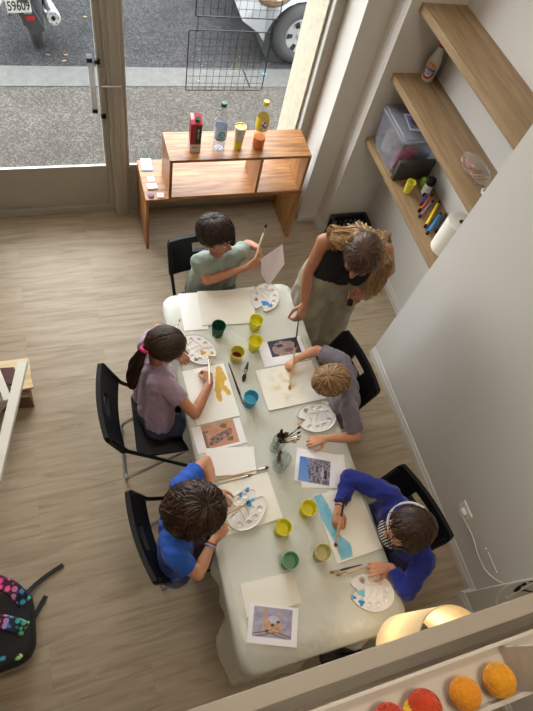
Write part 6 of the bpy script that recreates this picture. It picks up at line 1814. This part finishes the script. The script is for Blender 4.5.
shirt(root, J, 1.0, BLK, ms, lat, up, .5, .008, -.12, 'sleeveless_top', neck=False, sl=False, seed=23, wr=(.003, 16))
BEI = fabric('beige_linen', rgb(150, 142, 122), var=.1, bump=.2)
trousers(root, J, 1.0, BEI, lat, .99, .022, wide=1.9, hemw=1.7, name='wide_trousers', wr=(.007, 9), top=.06); shoes(root, J, 1.0, M['black_pl'], (-.1, -1, 0))
F, U, S = ax; C = J['head']
def long_hair(bm, rnd, O): pass
hair_cap(root, C, ax, 1.07, HW, 900, whorl=(-.05, .99, .0), vol=.012, seed=21, wav=.002, limit=(.05, -.02, -.07), lw=.0028, name='crown_hair')
def flow(nm, starts, ends, n, mat, seed, rad=.0032, wv=.005, wid=.035):
    rnd = random.Random(seed); bm = B()
    for k in range(n):
        t = rnd.random(); st = starts[0].lerp(starts[1], t) + V(rnd.gauss(0, .008), rnd.gauss(0, .008), rnd.gauss(0, .008))
        j = rnd.gauss(0, 1) * wid; mids = [e[0].lerp(e[1], min(1, max(0, t + rnd.gauss(0, .12)))) + V(rnd.gauss(0, .007), rnd.gauss(0, .007), rnd.gauss(0, .009)) for e in ends]
        cut = rnd.uniform(.7, 1.0); P_ = spline([st] + mids, 7); P_ = P_[:max(6, int(len(P_) * cut))]; ph = rnd.uniform(0, 6.28) * .15 + t * 4; m = len(P_); pts = []; rr = []
        a, b, _ = frame_of(P_[-1] - P_[0])
        for i, p in enumerate(P_):
            u = i / (m - 1); pts.append(p + (a * math.sin(ph + u * 9) + b * math.cos(ph * 1.3 + u * 8)) * wv * u); rr.append(rad * (.5 + .8 * math.sin(PI * min(.96, .15 + u * .85))))
        tube(bm, pts, rr, 5, flat=.6)
    return obj(nm, bm, mat, root, world=True, angle=80)
c_ = lambda f, u, r: C + F * f + U * u + S * r
# lengths falling over the shoulders: right side, back and left side
flow('long_hair', (c_(-.04, .06, .075), c_(-.10, .02, .03)), [(c_(-.02, -.01, .098), c_(-.125, -.03, .06)), (at(341, 247, 1.345), at(337, 230, 1.36)), (at(333, 240, 1.335), at(331, 229, 1.345)), (at(334, 252, 1.29), at(327, 234, 1.31))], 800, HWB, 31)
flow('long_hair', (c_(-.10, .02, .05), c_(-.08, .02, -.06)), [(c_(-.13, -.04, .07), c_(-.11, -.05, -.07)), (at(352, 228, 1.36), at(387, 235, 1.33)), (at(348, 224, 1.33), at(393, 246, 1.27))], 800, HWB, 33)
flow('long_hair', (c_(-.03, .05, -.078), c_(-.08, .02, -.06)), [(c_(-.0, -.02, -.098), c_(-.06, -.04, -.10)), (at(377, 268, 1.26), at(390, 262, 1.26)), (at(371, 282, 1.17), at(384, 278, 1.17)), (at(366, 301, 1.07), at(379, 292, 1.09))], 800, HWB, 35)
bm = B(); 
ph_ = thing('mobile_phone', 'small dark object held low in the left hand of the standing adult', 'phone', at(350, 304, .94))
oriented_box(bm, at(349.5, 306, .93), at(352, 293, .975), .03, .012, bevel=.003); obj('phone_body', bm, M['black_pl'], ph_, world=True)
bm = B(); oriented_box(bm, at(348.3, 299, .958), at(349.6, 290, .985), .010, .008, bevel=.002); o = obj('held_brush', bm, M['bh_tan']); tag(o, 'short tan stick sticking out of the left hand of the standing adult', 'stick')
# ------------------------------------------------------------ light
w = bpy.data.worlds.new('daylight'); SC.world = w; w.use_nodes = True
nt = w.node_tree; bg = nt.nodes['Background']
bg.inputs[0].default_value = (.92, .96, 1.0, 1); bg.inputs[1].default_value = SKY
def fill_light(label, x, y, power, size=.6, col=(1, .87, .70)):  # made-up panel under the ceiling, added to brighten the interior
    t = thing('fill_panel', label, 'lamp', (x, y, CEIL - .05), group='added fill lights under the ceiling')
    bm = B(); prism(bm, rrect(size + .06, size + .06, .02), 0, .05); obj('fill_housing', bm, M['white_paint'], t)
    l = bpy.data.lights.new('fill_lamp', 'AREA'); l.energy = power; l.size = size; l.color = col
    o = bpy.data.objects.new('fill_lamp', l); COL.objects.link(o); o.location = (x, y, CEIL - .055)
for (x, y, p, lb) in FILLS: fill_light(lb, x, y, p)
SC.view_settings.view_transform = 'Standard'; SC.view_settings.look = 'None'
SC.view_settings.exposure = EXPO; SC.view_settings.gamma = 1.0; SC.view_settings.use_curve_mapping = False
SC.cycles.max_bounces = 8; SC.cycles.transparent_max_bounces = 16; SC.cycles.caustics_reflective = False; SC.cycles.caustics_refractive = False
